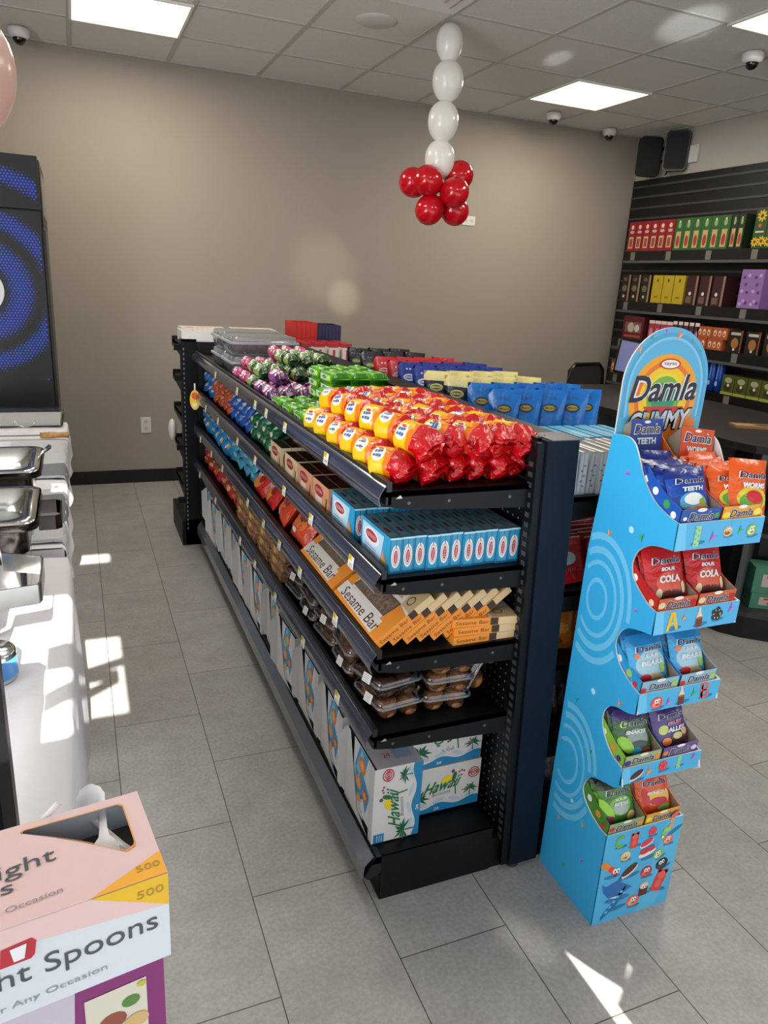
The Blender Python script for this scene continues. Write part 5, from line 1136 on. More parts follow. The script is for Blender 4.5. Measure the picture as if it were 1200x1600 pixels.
def candy(b, f, kind, cx, cy, s, rot=0):
    A = lambda h: M(h, .45)
    def L(x, y): return (cx + s * (x * cos(rot) - y * sin(rot)), cy + s * (x * sin(rot) + y * cos(rot)))
    def D(x, y, rx, ry, c, e=.0010, r=0, **k): X, Y = L(x, y); b.disc(X, Y, rx * s, ry * s, c, f(e), 16, rot + r, **k)
    def S(pts, c, e=.0010): b.shape([L(*p) for p in pts], c, f(e))
    D(.12, -.42, .5, .12, M('#2a7ca8', .5), .0006)
    if kind == 'A': S([(-.4, -.5), (-.15, .55), (.15, .55), (.4, -.5), (.22, -.5), (.12, -.2), (-.12, -.2), (-.22, -.5)], A('#e8bc2c')); S([(-.08, -.05), (.08, -.05), (0, .3)], A('#58b4e0'), .0014)
    elif kind == 'bottle': S([(-.2, -.55), (.2, -.55), (.22, 0), (-.22, 0)], A('#6e3324')); S([(-.22, 0), (.22, 0), (.08, .35), (.06, .6), (-.06, .6), (-.08, .35)], A('#e6d6b4')); D(0, .0, .2, .06, A('#b8622c'), .0012)
    elif kind == 'berry': [D(.3 * cos(k * 1.26) * (k > 0), .3 * sin(k * 1.26) * (k > 0), .2, .2, A('#23282c'), .001 + .0001 * k) for k in range(6)]; [D(.28 * cos(k), .3 * sin(k), .05, .05, A('#d9d27c'), .0018) for k in range(7)]
    elif kind == 'worm': [D(-.5 + .14 * k, .12 * sin(k * 1.3) + .1 * k - .3, .12, .12, A(['#8cc44c', '#b8d45c', '#e8a05c', '#e06a5c'][k // 2]), .001 + .0001 * k) for k in range(8)]; D(-.5, -.26, .06, .06, EYE, .002)
    elif kind == 'C': D(0, 0, .42, .48, A('#6cb43c'), .001, a0=.7, a1=2 * pi - .7, inner=.55)
    elif kind == 'B': D(.02, .24, .26, .26, A('#e2685c'), .001, inner=.45); D(.02, -.22, .3, .3, A('#e2685c'), .001, inner=.45); S([(-.3, -.5), (-.12, -.5), (-.12, .5), (-.3, .5)], A('#e2685c'))
    elif kind == 'bear': S([(-.25, -.55), (.25, -.55), (.32, .1), (.25, .55), (-.25, .55), (-.32, .1)], A('#d8453c')); D(-.2, .5, .12, .12, A('#d8453c')); D(.2, .5, .12, .12, A('#d8453c')); D(0, .3, .22, .2, A('#e8685c'), .0012); D(0, -.15, .16, .22, A('#e8685c'), .0012)
    elif kind == 'melon': D(0, 0, .55, .28, A('#e9e4dc'), .001, .2); D(0, .06, .5, .22, A('#d8404c'), .0012, .2)
    elif kind == 'lips': D(0, -.08, .55, .2, A('#efe8e4'), .001, .15); D(-.18, .06, .3, .16, A('#d43a44'), .0012); D(.2, .1, .3, .15, A('#d43a44'), .0013)
    elif kind == 'rasp': D(0, 0, .38, .4, A('#d43c48')); [D(.22 * cos(k * 1.1), .24 * sin(k * 1.1), .07, .07, A('#e8707a'), .0014) for k in range(6)]
    elif kind == 'choc': D(0, -.08, .55, .22, A('#e4d8d2'), .001, .4); D(0, .03, .52, .2, A('#4a2420'), .0012, .4); [D(-.3 + .15 * k, -.1 + .08 * k, .04, .04, A('#a8483c'), .0016) for k in range(5)]
    elif kind == 'dolphin': S([(-.6, .35), (-.42, .2), (0, .32), (.65, -.08), (.2, -.3), (-.25, -.3), (-.5, 0)], A('#2a6cae')); S([(-.3, -.28), (.5, -.14), (.62, -.08), (.1, -.4)], A('#e8eef2'), .0008); S([(.0, .28), (.12, .52), (.2, .25)], A('#2a6cae'))
    elif kind == 'croc': S([(-.8, -.65), (-.55, -.35), (-.2, -.05), (.1, .35), (.55, .75), (.35, .2), (.15, -.15), (-.3, -.5), (-.75, -.78)], A('#1670b0')); [D(-.5 + .2 * k, -.42 + .22 * k, .09, .07, A('#6cc4e8'), .0013) for k in range(5)]
    else:
        c, c2 = {'orange': ('#ec7f3a', '#f6b07c'), 'pink': ('#e2564c', '#f0948c'), 'green': ('#8cc04a', '#e2ecc8'), 'toast': ('#e8c07c', '#9c6a34'), 'black': ('#20242c', '#484e58'), 'red': ('#c2303c', '#dc6a6c'), 'peach': ('#ea6c4c', '#f4b09a'), 'lime': ('#74b84c', '#d4e8b8'), 'yellow': ('#ecd488', '#d4a84c'), 'cup': ('#5a2c24', '#e4c4a0'), 'snake': ('#e08a3c', '#e8463c'), 'jelly': ('#9cd49c', '#5cb46c')}[kind]
        if kind == 'cup': S([(-.3, -.55), (.3, -.55), (.35, .1), (-.35, .1)], A(c)); D(0, .2, .34, .25, A(c2), .0011)
        elif kind == 'snake': [D(-.5 + .16 * k, .45 - .13 * k, .2 - .01 * k + .02 * (k > 4), .18, A(c if k < 3 else c2), .001 + .0001 * k) for k in range(6)]
        elif kind == 'jelly': S([(-.25, -.6), (.15, -.6), (.28, .55), (-.12, .6)], A(c)); [D(-.1 + .2 * (k % 2), -.45 + .15 * k, .06, .05, A(c2), .0013) for k in range(7)]; return
        else: D(0, 0, .46, .42, A(c)); D(-.06, -.1, .3, .2, A(c2), .0011)
        ex = .22 if kind == 'snake' else -.08; ey = -.1 if kind == 'snake' else .14
        for k in (0, 1): D(ex + .2 * k, ey, .12, .15, EYE, .0016 + .0001 * k); D(ex + .02 + .2 * k, ey - .02, .05, .06, PUP, .002)
        D(ex + .1, ey - .28, .13, .05, M('#7c1c20', .5), .0015, .2)
FACES = {0: [('jelly', .055, .0, .04), ('m', .10, -.006, .02), ('toast', .142, .004, .028), ('g', .178, .004, .015), ('lime', .213, .002, .034)],
         1: [('A', .05, 0, .044), ('o', .082, .006, .014), ('bottle', .128, .0, .044), ('berry', .18, .003, .036), ('m', .222, .012, .02)],
         2: [('pink', .055, -.004, .038), ('m', .09, -.008, .018), ('bottle', .128, .002, .044), ('g', .165, .004, .02), ('B', .20, .004, .044)],
         3: [('choc', .045, -.002, .04), ('o', .082, .0, .022), ('rasp', .125, .006, .036), ('jelly', .175, .006, .03), ('m', .222, .012, .018)]}
for i, (yf, z0, z1) in enumerate(TIERS):
    b = MB(); ya = yf - 1.147 - .0018
    b.box(.0, DW, ya, ya + .004, z0, z1, {'*': SKYD, 'y1': CWH, 'z1': CWH})
    if i < 4: b.box(.004, DW - .004, ya + .004, .22, z0, z0 + .004, CWH)
    f = lambda e=.0005, ya=ya: (lambda x, y: Vector((x, ya - e, y)))
    # pale diagonal swooshes printed on the card
    if i < 4:
        zc = (z0 + z1) / 2
        for k, x in ((0, .0), (1, .15)): b.shape([(x, z0), (x + .03, z0), (x + .02, z1), (x, z1)], RING if k == 0 else M('#4cb4e4', .5), f(.0004))
        for kd, x, dy, s in FACES[i]:
            if kd in 'mog' and len(kd) == 1: tri(b, f, x, zc + dy, s, -.6, kd)
            else: candy(b, f, kd, x, zc + dy, s, .1)
    else:
        b.shape([(.14, 0), (.20, 0), (.247, .12), (.247, .28), (.19, .28)], M('#5cbcE6'.lower(), .5), f(.0004))
        for kd, u, v, s, r in (('C', .19, .90, .040, 0), ('bear', .37, .87, .042, 0), ('rasp', .60, .92, .034, 0), ('worm', .83, .92, .06, .5), ('melon', .55, .80, .042, .2), ('peach', .84, .77, .036, 0), ('yellow', .29, .72, .034, 0), ('lips', .58, .70, .052, .1), ('green', .74, .63, .036, .4), ('snake', .13, .60, .052, 0), ('choc', .38, .54, .052, .2), ('red', .62, .46, .042, 0), ('black', .82, .50, .044, .4), ('dolphin', .24, .36, .082, 0), ('cup', .55, .27, .046, 0), ('bear', .82, .30, .058, -.35), ('croc', .27, .18, .058, .1), ('peach', .56, .09, .046, 0)):
            if kd == 'croc': candy(b, f, kd, .065, .06, .058, .1)
            elif kd == 'peach' and v < .1: candy(b, f, kd, .125, .043, .044, 0)
            elif kd == 'bear' and v < .5: candy(b, f, kd, .205, .085, .062, -.3)
            elif kd == 'cup': candy(b, f, kd, .155, .075, .044, 0)
            else: candy(b, f, kd, u * DW, v * .283, s, r)
    if i == 4: b.box(.004, DW - .004, .004, .22, .20, .204, CWH)
    b.build('front_panel' if i == 4 else 'tray_front', dsp)
# arched header
HY = 1.34 - 1.147; HC = (.128, 1.376)
b = MB(); pts = [(.002, 1.24)] + [(.002 + .0, 1.33)] + [(HC[0] - .126 * cos(a), HC[1] + .131 * sin(a)) for a in [radians(4 + 172 * k / 26) for k in range(27)]] + [(.254, 1.33), (.252, 1.24)]
b.prism(pts, HY, HY + .004, 'y', CWH)
f = lambda e=.0005: (lambda x, y: Vector((x, HY - e, y)))
b.shape(pts, M('#58acd4', .5), f(.0004))
for k, (r, c) in enumerate(((.121, '#4a9cc8'), (.112, '#7cc0e0'), (.106, '#58acd4'))):
    b.shape([(HC[0] - r * cos(a), HC[1] - .01 + r * 1.07 * sin(a)) for a in [radians(180 * q / 24) for q in range(25)]] + [(HC[0] + r * .99, 1.30), (HC[0] - r * .99, 1.30)], M(c, .5), f(.0005 + .00008 * k))
for k, (r, c) in enumerate(((.1, '#e89c1c'), (.084, '#dc6f26'), (.073, '#ecc01e'), (.058, '#e0cf2c'), (.050, '#72a93c'), (.036, '#2f8f6c'))):
    ry = r * 1.02 ; cz = 1.345
    b.disc(HC[0] - .002, cz, r, ry, M(c, .5), f(.0009 + .00008 * k), 36)
b.shape([(.07, 1.325), (.19, 1.325), (.18, 1.31), (.08, 1.31)], M('#c83030', .5), f(.0015))
b.shape([(.14, 1.24), (.2, 1.24), (.24, 1.285), (.22, 1.30), (.15, 1.27)], M('#e8802a', .5), f(.0015))
b.disc(.130, 1.424, .031, .0125, M('#b3242c', .5), f(.0017), 24); b.disc(.130, 1.424, .0265, .0095, M('#f0e8e0', .5), f(.0019), 24); b.text('tayas', .038, M('#55504c', .5), lambda x, y: f(.0021)(x + .130, y + 1.424), h=.0095, bold=.01)
WHB = M('#e6e2d8', .5); NV = M('#101a38', .5)
for e, bo, c in ((.0022, .055, WHB), (.0026, .02, NV)): b.text('Damla', .196 if bo < .06 else .203, c, lambda x, y, e=e: f(e)(x + .128, y + 1.368 + .03 * x), h=.062 if bo < .06 else .069, bold=bo, slant=.22, res=3)
SILV = mat('silver_lettering', '#a9bccb', .4, col2='#e4eaee', vscale=30)
for e, bo, c, w_, h_ in ((.0024, .075, NV, .186, .054), (.0028, .03, SILV, .178, .046)): b.text('GUMMY', w_, c, lambda x, y, e=e: f(e)(x + .124, y + 1.292 + .05 * x), h=h_, bold=bo, slant=.15, res=3)
for (x, z, s, r, c) in ((.035, 1.455, .014, .3, 'o'), (.066, 1.482, .011, -.8, 'g'), (.105, 1.497, .012, 0, 'm'), (.145, 1.49, .02, -.5, 'o'), (.187, 1.478, .008, 0, 'g'), (.217, 1.455, .007, .5, 'g')): tri(b, f, x, z, s, r, c)
b.build('header_board', dsp)
# shelf-ready cartons and bags in the tiers
def srt(base, lipc, accs, name='sweets_carton'):
    w, d, hf, hb = .112, .15, .033, .085; b = MB(); B_ = M(base, .4)
    b.box(0, w, 0, d, 0, .002, B_)
    b.box(0, w, 0, .002, 0, hf, {'*': M(lipc, .4), 'y1': KRAFT})
    for x, o_ in ((0, 0), (w - .002, 1)):
        pts = [(0, 0), (d, 0), (d, hb), (d * .8, hb), (d * .3, hf + .012), (0, hf)]; n = len(pts)
        va = [(x, u, v) for u, v in pts]; vb = [(x + .002, u, v) for u, v in pts]
        b.add(va, [tuple(range(n))], B_ if not o_ else KRAFT); b.add(vb, [tuple(range(n))], KRAFT if not o_ else B_); b.add(va + vb, [(i, (i + 1) % n, n + (i + 1) % n, n + i) for i in range(n)], B_)
    b.box(0, w, d - .002, d, 0, hb, KRAFT)
    f = lambda e=.0005: (lambda x, y: Vector((x, -e, y)))
    for (x, y, r, c) in accs: b.disc(x * w, y * hf, r * w, r * w * .8, M(c, .4), f(.0006), 12)
    b.disc(w * .5, hf * .95, w * .12, hf * .14, M('#f0e8e4', .4), f(.0007), 12)
    b.text('Damla', w * .62, M('#f0eee8', .4), lambda x, y: f(.0009)(x + w * .52, y + hf * .52), h=hf * .62, bold=.045, slant=.2); b.text('Damla', w * .6, M('#15204a', .4), lambda x, y: f(.0013)(x + w * .52, y + hf * .52), h=hf * .55, bold=.015, slant=.2)
    for (u, v, r, c) in ((.02, .015, .008, accs[0][3]), (.045, .03, .01, accs[-1][3]), (.085, .045, .009, '#f0f0f0'), (.12, .06, .008, accs[0][3])): b.disc(u, v, r, r, M(c, .4), lambda y, z: Vector((-.0006, y, z)), 12)
    return tag(b.build(name), 'x', 'carton')
def gbag(base, top, art, words, seed):
    return pouch(.115, .165, .032, base, art, 'sweets_bag', seed, 'sweets bag', text=[('Damla', 0, .72, .68, .105, '#141f4c', True)] + words, top=top, crk=.35)
W2 = '#dfe6ea'
FL = {
 'teeth': ('#1746a0', '#0f2878', [(0, .3, .34, .2, '#4aa0cc'), (0, .36, .24, .12, '#dfe4e6'), (.2, .16, .2, .09, '#c88a4c'), (-.15, .12, .2, .07, '#e8a868'), (.22, .3, .1, .06, '#7ca84c')], [('TEETH', .02, .56, .5, .08, W2, True)]),
 'worms': ('#dc5a1e', '#d8561c', [(.02, .33, .4, .2, '#d8c43c'), (.0, .3, .32, .14, '#5c9c3c'), (.05, .36, .22, .11, '#c41c2c'), (-.2, .14, .16, .06, '#e8c078'), (.2, .12, .16, .06, '#e8b84c')], [('WORMS', .02, .55, .56, .085, W2, True)]),
 'cola': ('#b8141e', '#a81018', [(0, .32, .34, .2, '#d0543c'), (.05, .14, .32, .1, '#5c2a24'), (-.3, .18, .08, .1, '#e8cfa4'), (.32, .26, .06, .1, '#e8cfa4')], [('SOUR', 0, .58, .34, .055, W2, True), ('COLA', .0, .42, .5, .11, W2, True)]),
 'bears': ('#2c9cd2', '#1878b8', [(0, .42, .4, .26, '#9cc4d4'), (.1, .14, .26, .09, '#b8a884'), (-.2, .14, .14, .1, '#c42c34'), (.28, .3, .08, .1, '#8cbc4c'), (-.34, .6, .07, .05, '#e07838')], [('SOUR', .04, .58, .34, .055, W2, True), ('BEARS', .02, .44, .56, .085, W2, True)]),
 'snakes': ('#2c5a2c', '#3a2a68', [(.05, .4, .3, .2, '#8c9c94'), (0, .22, .36, .14, '#3c4a44'), (-.28, .3, .14, .2, '#8cc43c'), (.0, .14, .14, .09, '#3494bc'), (.26, .12, .16, .08, '#9c4c3c'), (-.3, .7, .1, .06, '#a4cc4c')], [('SNAKES', .0, .54, .52, .07, W2, True)]),
 'alley': ('#46307e', '#33225e', [(.1, .22, .3, .14, '#4a2c28'), (.08, .28, .14, .07, '#c4c084'), (-.28, .45, .12, .1, '#c8cc6c'), (-.24, .2, .12, .09, '#e0843c'), (.3, .34, .1, .08, '#d0a47c')], [('FRUIT', .06, .56, .4, .06, '#d8683c', True), ('ALLEY', .08, .43, .5, .085, W2, True)]),
 'green': ('#3c7c2c', '#1c2c20', [(.02, .42, .32, .2, '#7cb44c'), (.02, .36, .22, .13, '#a4b4ac'), (-.36, .4, .1, .24, '#94cc3c'), (.3, .16, .14, .1, '#c8b060'), (-.3, .16, .1, .08, '#8c3c5c')], [('SOUR', .04, .56, .34, .05, W2, True), ('BITES', .04, .46, .4, .06, W2, True)]),
 'fries': ('#d85020', '#c8461c', [(.05, .38, .38, .17, '#e8b84c'), (.05, .3, .26, .09, '#b81c3c'), (-.3, .4, .1, .22, '#c42c24'), (.2, .14, .2, .08, '#78a83c')], [('PENCILS', .04, .5, .56, .06, W2, True)])}
BG = {k: [gbag(v[0], v[1], v[2], v[3], 60 + 3 * i + q) for q in range(2 if k in ('worms', 'teeth') else 1)] for i, (k, v) in enumerate(FL.items())}
LIPS = {'teeth': ('#1a56b4', '#1a4ca4', [(.12, .4, .05, '#e8f0f4'), (.9, .5, .07, '#3c9c5c')]), 'worms': ('#e0641c', '#e4a024', [(.12, .4, .1, '#f0d43c'), (.92, .5, .1, '#f0dc4c')]), 'cola': ('#c01c20', '#c8603c', [(.1, .5, .09, '#e4cfa8'), (.9, .5, .1, '#b81c20')]),
        'bears': ('#2c9cd8', '#8cbcd0', [(.08, .3, .08, '#c8303c'), (.9, .5, .08, '#a8cc4c')]), 'snakes': ('#8cc43c', '#a8b88c', [(.1, .4, .09, '#4c2c84'), (.9, .5, .09, '#dc9c3c')]), 'alley': ('#4c3484', '#6c5498', [(.1, .5, .08, '#e0843c'), (.9, .5, .08, '#d8d8e4')]),
        'green': ('#4c8c34', '#94ac80', [(.1, .5, .08, '#c83c3c'), (.9, .5, .09, '#dc9c3c')]), 'fries': ('#d8501c', '#e0a83c', [(.1, .5, .09, '#f0dc3c'), (.9, .5, .09, '#c42c24')])}
BOXP = {k: srt(*v) for k, v in LIPS.items()}
TN = ['top', 'second', 'third', 'fourth', 'bottom']; DESC = {'teeth': 'dark blue', 'worms': 'orange', 'cola': 'red', 'bears': 'light blue', 'snakes': 'green and purple', 'alley': 'purple', 'green': 'dark green', 'fries': 'orange red'}
CONT = [('teeth', 'worms'), ('cola', 'cola'), ('bears', 'bears'), ('snakes', 'alley'), ('green', 'fries')]
for i, (kl, kr) in enumerate(CONT):
    yf, z0, z1 = TIERS[i]; zf = z0 + .004 if i < 4 else .252
    zf = z1 - .005
    for sd, k in ((0, kl), (1, kr)):
        x0 = DX0 + .006 + .1165 * sd
        sl = .10
        tr_ = .10
        o = place(BOXP[k], (x0, yf + .006, zf), (tr_, 0, 0), '%s sweets carton, %s side of the %s display tier' % (DESC[k], ['left', 'right'][sd], TN[i]), None)
        n = 5
        for q in range(n):
            pr = BG[k][q % len(BG[k])]; yy = yf + .030 + .024 * q
            lean = -.42 - .03 * q; sc = (.68, .84, .74, .72, .70)[i]
            place(pr, (x0 + .056 + rnd.uniform(-.003, .003), yy, zf + .004 + .0022 * q), (lean, rnd.uniform(-.05, .05), rnd.uniform(-.06, .06)), '%s sweets bag, %s from the front, %s side of the %s display tier' % (DESC[k], ORD[q], ['left', 'right'][sd], TN[i]), None, scale=(.97, 1, sc))
# loose open boxes and bags heaped on the top tier, in front of the header
def stand_box(cols, words, name):
    w, d, h = .094, .05, .125; b = MB(); B_ = M(cols[0], .4)
    b.box(0, w, 0, .002, 0, h, {'*': B_, 'y1': KRAFT}); b.add([(0, 0, 0), (0, d, 0), (0, d, h * .75), (0, 0, h)], [(0, 1, 2, 3)], KRAFT); b.add([(w, 0, 0), (w, d, 0), (w, d, h * .75), (w, 0, h)], [(0, 1, 2, 3)], KRAFT); b.box(0, w, d, d + .002, 0, h * .7, KRAFT)
    f = lambda e=.0005: (lambda x, y: Vector((x, -e, y)))
    for q, (x, y, rx, ry, c) in enumerate(cols[1]): b.disc(w * x, h * y, w * rx, h * ry, M(c, .4), f(.0006 + .0001 * q), 18, 0, 0 if len(cols) > 2 and q == 0 else 0, pi * 2)
    b.disc(w * .5, h * .95, w * .1, h * .028, M('#f0e4e0', .4), f(.0008), 14)
    b.text('Damla', w * .84, M('#eeeae4', .4), lambda x, y: f(.0012)(x + w * .52, y + h * .82), h=h * .2, bold=.045, slant=.2); b.text('Damla', w * .8, M('#141f4c', .4), lambda x, y: f(.0016)(x + w * .52, y + h * .82), h=h * .17, bold=.015, slant=.2)
    b.text(words, w * .6, M('#dfe4e6', .4), lambda x, y: f(.0016)(x + w * .5, y + h * .6), h=h * .12, bold=.04)
    return tag(b.build(name), 'x', 'carton')
place(stand_box(('#143c92', [(.5, .2, .34, .2, '#c8ccd0'), (.65, .2, .13, .14, '#7c8c4c')]), 'TEETH', 'sweets_carton'), (1.168, 1.305, 1.175), (-.10, 0, .02), 'dark blue open carton standing left in front of the arched header')
place(stand_box(('#c94c22', [(.4, .22, .42, .26, '#e0c83c'), (.45, .26, .34, .2, '#5a9a38'), (.5, .3, .24, .16, '#c01822')]), 'WORMS', 'sweets_carton'), (1.275, 1.262, 1.165), (-.20, .10, -.10), 'orange open carton leaning right in front of the arched header')
place(BOXP['worms'], (1.272, 1.225, 1.158), (.15, 0, 0), 'orange sweets carton behind the front cartons on the top tier of the display', None)
for q, (x, y, z, a, c, lb) in enumerate(((1.195, 1.255, 1.14, -.12, 'teeth', 'dark blue sweets bag wedged upright against the left panel under the header'), (1.335, 1.19, 1.12, -.55, 'worms', 'crumpled orange sweets bag lying between the top tier stacks'))):
    place(BG[c][1], (x, y, z), (a, .05, .1 if q else -.1), lb, None, scale=(.8, 1, .6) if not q else (.85, 1, .8))
place(BG['worms'][1], (1.352, 1.118, 1.112), (-.30, .10, -.05), 'orange sweets bag sticking out highest at the right of the top tier', None, scale=(.98, 1.1, .80))
# ---------------------------------------------------------------- hanging balloons
def balloon(col, r, l, name='balloon', rough=.22):
    m = mat('latex_' + col.strip('#'), col, rough, spec=.6); m.node_tree.nodes['Principled BSDF'].inputs['Subsurface Weight'].default_value = .25; m.node_tree.nodes['Principled BSDF'].inputs['Subsurface Radius'].default_value = (.05, .04, .03)
    pr = []
    for k in range(17):
        t = k / 16; a = pi * t; z = -cos(a) * l / 2; rr = r * sin(a) ** .9 * (1 + .12 * (t - .5) * 1.4)
        pr.append((max(.003, rr), z))
    b = MB().lathe(pr, m, 28); b.lathe([(.004, -l / 2 - .012), (.009, -l / 2 - .014), (.005, -l / 2 - .004), (.004, -l / 2 + .002)], m, 10)
    return tag(b.build(name), 'x', 'balloon')
wb = balloon('#e8e6e0', .084, .206); rb = balloon('#c20c1c', .079, .168, rough=.12)
for (x, z, s, lb) in ((1.932, 2.80, .85, 'white balloon touching the ceiling, top of the hanging column'), (1.938, 2.622, 1, 'white balloon second from the ceiling in the hanging column'), (1.927, 2.424, 1, 'white balloon third from the ceiling in the hanging column'), (1.922, 2.235, .98, 'white balloon just above the red balloon cluster')):
    place(wb, (x, 4.0, z), (0, 0, 0), lb, None, scale=(s, s, s * (1.0 if s > .9 else 1.08)))
for (x, y, z, rx, ry, lb) in ((1.79, 4.03, 2.11, 0, -1.5, 'red balloon at the far left of the cluster, half hidden'), (1.838, 3.95, 2.115, .3, -1.1, 'red balloon at upper left front of the cluster'), (2.045, 4.0, 2.165, 0, 1.0, 'red balloon at the upper right of the cluster'), (1.868, 3.97, 1.975, .2, -2.4, 'red balloon at the lower left of the cluster'), (1.975, 3.9, 2.065, 1.4, .5, 'red balloon at the front centre of the cluster'), (2.03, 3.99, 1.985, 0, 2.2, 'red balloon at the lower right of the cluster')):
    place(rb, (x, y, z), (rx, ry, 0), lb)
tag(MB().tube([(1.93, 4.0, 2.905), (1.932, 4.0, 2.74), (1.935, 4.0, 2.52), (1.925, 4.0, 2.33), (1.925, 4.0, 2.12)], .0012, M('#d9d6cc'), 6).build('balloon_string'), 'thin string threading the hanging balloons from the ceiling', 'string')
pkb = balloon('#d9b3aa', .125, .27); place(pkb, (-.205, 1.9, 1.93), (.1, .1, 0), 'large pale pink balloon cut by the left edge of the photo')
gb = mat('gold_latex', '#b8902c', .25, metal=.8)
tag(MB().sphere((0, 0, 0), .1, gb, 20, None, (1, 1, 1.15)).build('balloon', None, (-.235, 2.2, 2.335)), 'gold balloon in the top left corner of the photo', 'balloon')
tag(MB().tube([(-.205, 1.9, 2.06), (-.22, 2.0, 2.3), (-.23, 2.1, 2.905)], .0012, M('#d9d6cc'), 6).build('balloon_string'), 'thin string holding the pink and gold balloons to the ceiling', 'string')
# ---------------------------------------------------------------- drinks cooler
co = empty('drinks_cooler', (-.5, 4.55, 0), 'tall black drinks cooler with blue dotted graphic beside the table', 'cooler')
CB = mat('cooler_black', '#141416', .3, spec=.5)
b = MB(); b.box(-.42, .375, .06, .90, .08, 2.10, CB, b=.01); b.build('cabinet', co)
b = MB(); b.box(-.42, .365, .0, .055, .1, 1.83, CB); 
f = lambda e=.001: (lambda x, y: Vector((x, -e, y)))
BLU = M('#2248c8', .4); BLU2 = M('#18308c', .4); GR = M('#3a4258', .4)
cxx, czz = .035, 1.42
def dots(b, z_lo, z_hi, ymin=-.4):
    sp = .0165; j = 0; z = z_lo
    while z < z_hi:
        x = -.02 + (sp / 2 if j % 2 else 0)
        while x < .355:
            r = sqrt((x - cxx) ** 2 + (z - czz) ** 2); w_ = max(0, max(1 - abs((r - c_) / h_) ** 2 for c_, h_ in ((.21, .085), (.38, .065), (.60, .06), (.78, .05))))
            s = .0066 * w_ ** .6 if r > .13 else 0
            if s > .0018: b.disc(x, z, s, s, BLU if s > .0046 else (BLU2 if s > .0034 else GR), f(.0008), 6, pi / 6)
            x += sp
        z += sp * .866; j += 1
dots(b, .95, 1.82)
b.disc(cxx, czz, .125, .125, M('#d8d8d8', .4), f(.0012), 30); b.disc(cxx, czz, .085, .085, M('#2248c8', .4), f(.0016), 30)
b.build('door', co)
b = MB(); b.box(-.42, .37, .0, .06, 1.84, 2.10, CB); dots(b, 1.86, 2.04); b.build('top_sign', co)
b = MB(); b.box(.376, .380, .16, .70, 1.82, 2.04, M('#7d776f', .5)); b.box(.374, .3765, .08, .82, 1.76, 2.09, M('#1a1a1c')); b.build('side_vent', co)
b = MB(); b.box(.37, .384, .01, .05, .12, 1.74, mat('door_handle_black', '#050506', .3)); b.build('door_handle', co)
# ---------------------------------------------------------------- buffet table with cloth
TZ = .78
def cloth(x0, x1, y0, y1, z, name, label, seed, drop=.62):
    CL = mat('white_tablecloth', '#d9d7dc', .85, crinkle=.35, cscale=9, spec=.2)
    nx, ny, nd = 10, 70, 14; vs = []; fs = []; cols = nx + nd + 1
    for j in range(ny + 1):
        y = y0 + (y1 - y0) * j / ny
        for i in range(cols):
            if i <= nx:
                x = x0 + (x1 - x0) * i / nx; zz = z + .003 * noise.noise(Vector((x * 9, y * 9, seed)))
                if i == nx: zz -= .003
            else:
                k = (i - nx) / nd; x = x1 + .008 + .010 * k + .022 * k * noise.noise(Vector((y * 5, k * 1.2, seed + 3))) + .005 * k * sin(y * 24 + seed); zz = z - .006 - drop * k
            vs.append((x, y, zz))
    for j in range(ny):
        for i in range(cols - 1): fs.append((j * cols + i, j * cols + i + 1, (j + 1) * cols + i + 1, (j + 1) * cols + i))
    n0 = len(vs)   # near and far edge drops
    for yy, s in ((y0, -1), (y1, 1)):
        base = len(vs)
        for k in range(6):
            for i in range(nx + 1): vs.append((x0 + (x1 - x0) * i / nx + .006 * (i == nx), yy + s * (.006 + .012 * k / 5 + .01 * sin(i * 2.1) * k / 5), z - .004 - drop * k / 5))
        for k in range(5):
            for i in range(nx): a = base + k * (nx + 1) + i; fs.append((a, a + 1, a + nx + 2, a + nx + 1))
    b = MB(); b.add(vs, fs, CL, True); return tag(b.build(name), label, 'tablecloth')
def table(x0, x1, y0, y1, label):
    t = empty('folding_table', (x0, y0, 0), label, 'table'); w_, l_ = x1 - x0, y1 - y0
    MB().box(0, w_, 0, l_, TZ - .045, TZ - .008, M('#c8c5be', .5)).build('tabletop', t)
    for a in (.06, w_ - .04):
        for c in (.15, l_ - .08): MB().tube([(a, c, 0), (a, c, TZ - .045)], .013, BLACK, 10).build('leg', t)
table(-.80, -.066, .80, 2.12, 'folding table under the nearer white cloth along the left wall side')
table(-.80, -.082, 2.2, 4.16, 'folding table under the farther white cloth with black legs')
cloth(-.80, -.062, .80, 2.12, TZ, 'tablecloth', 'white cloth hanging off the nearer table beside the tiled aisle', 2)
cloth(-.80, -.078, 2.2, 4.16, TZ, 'tablecloth', 'white cloth on the farther table under the striped towels', 5, .10)
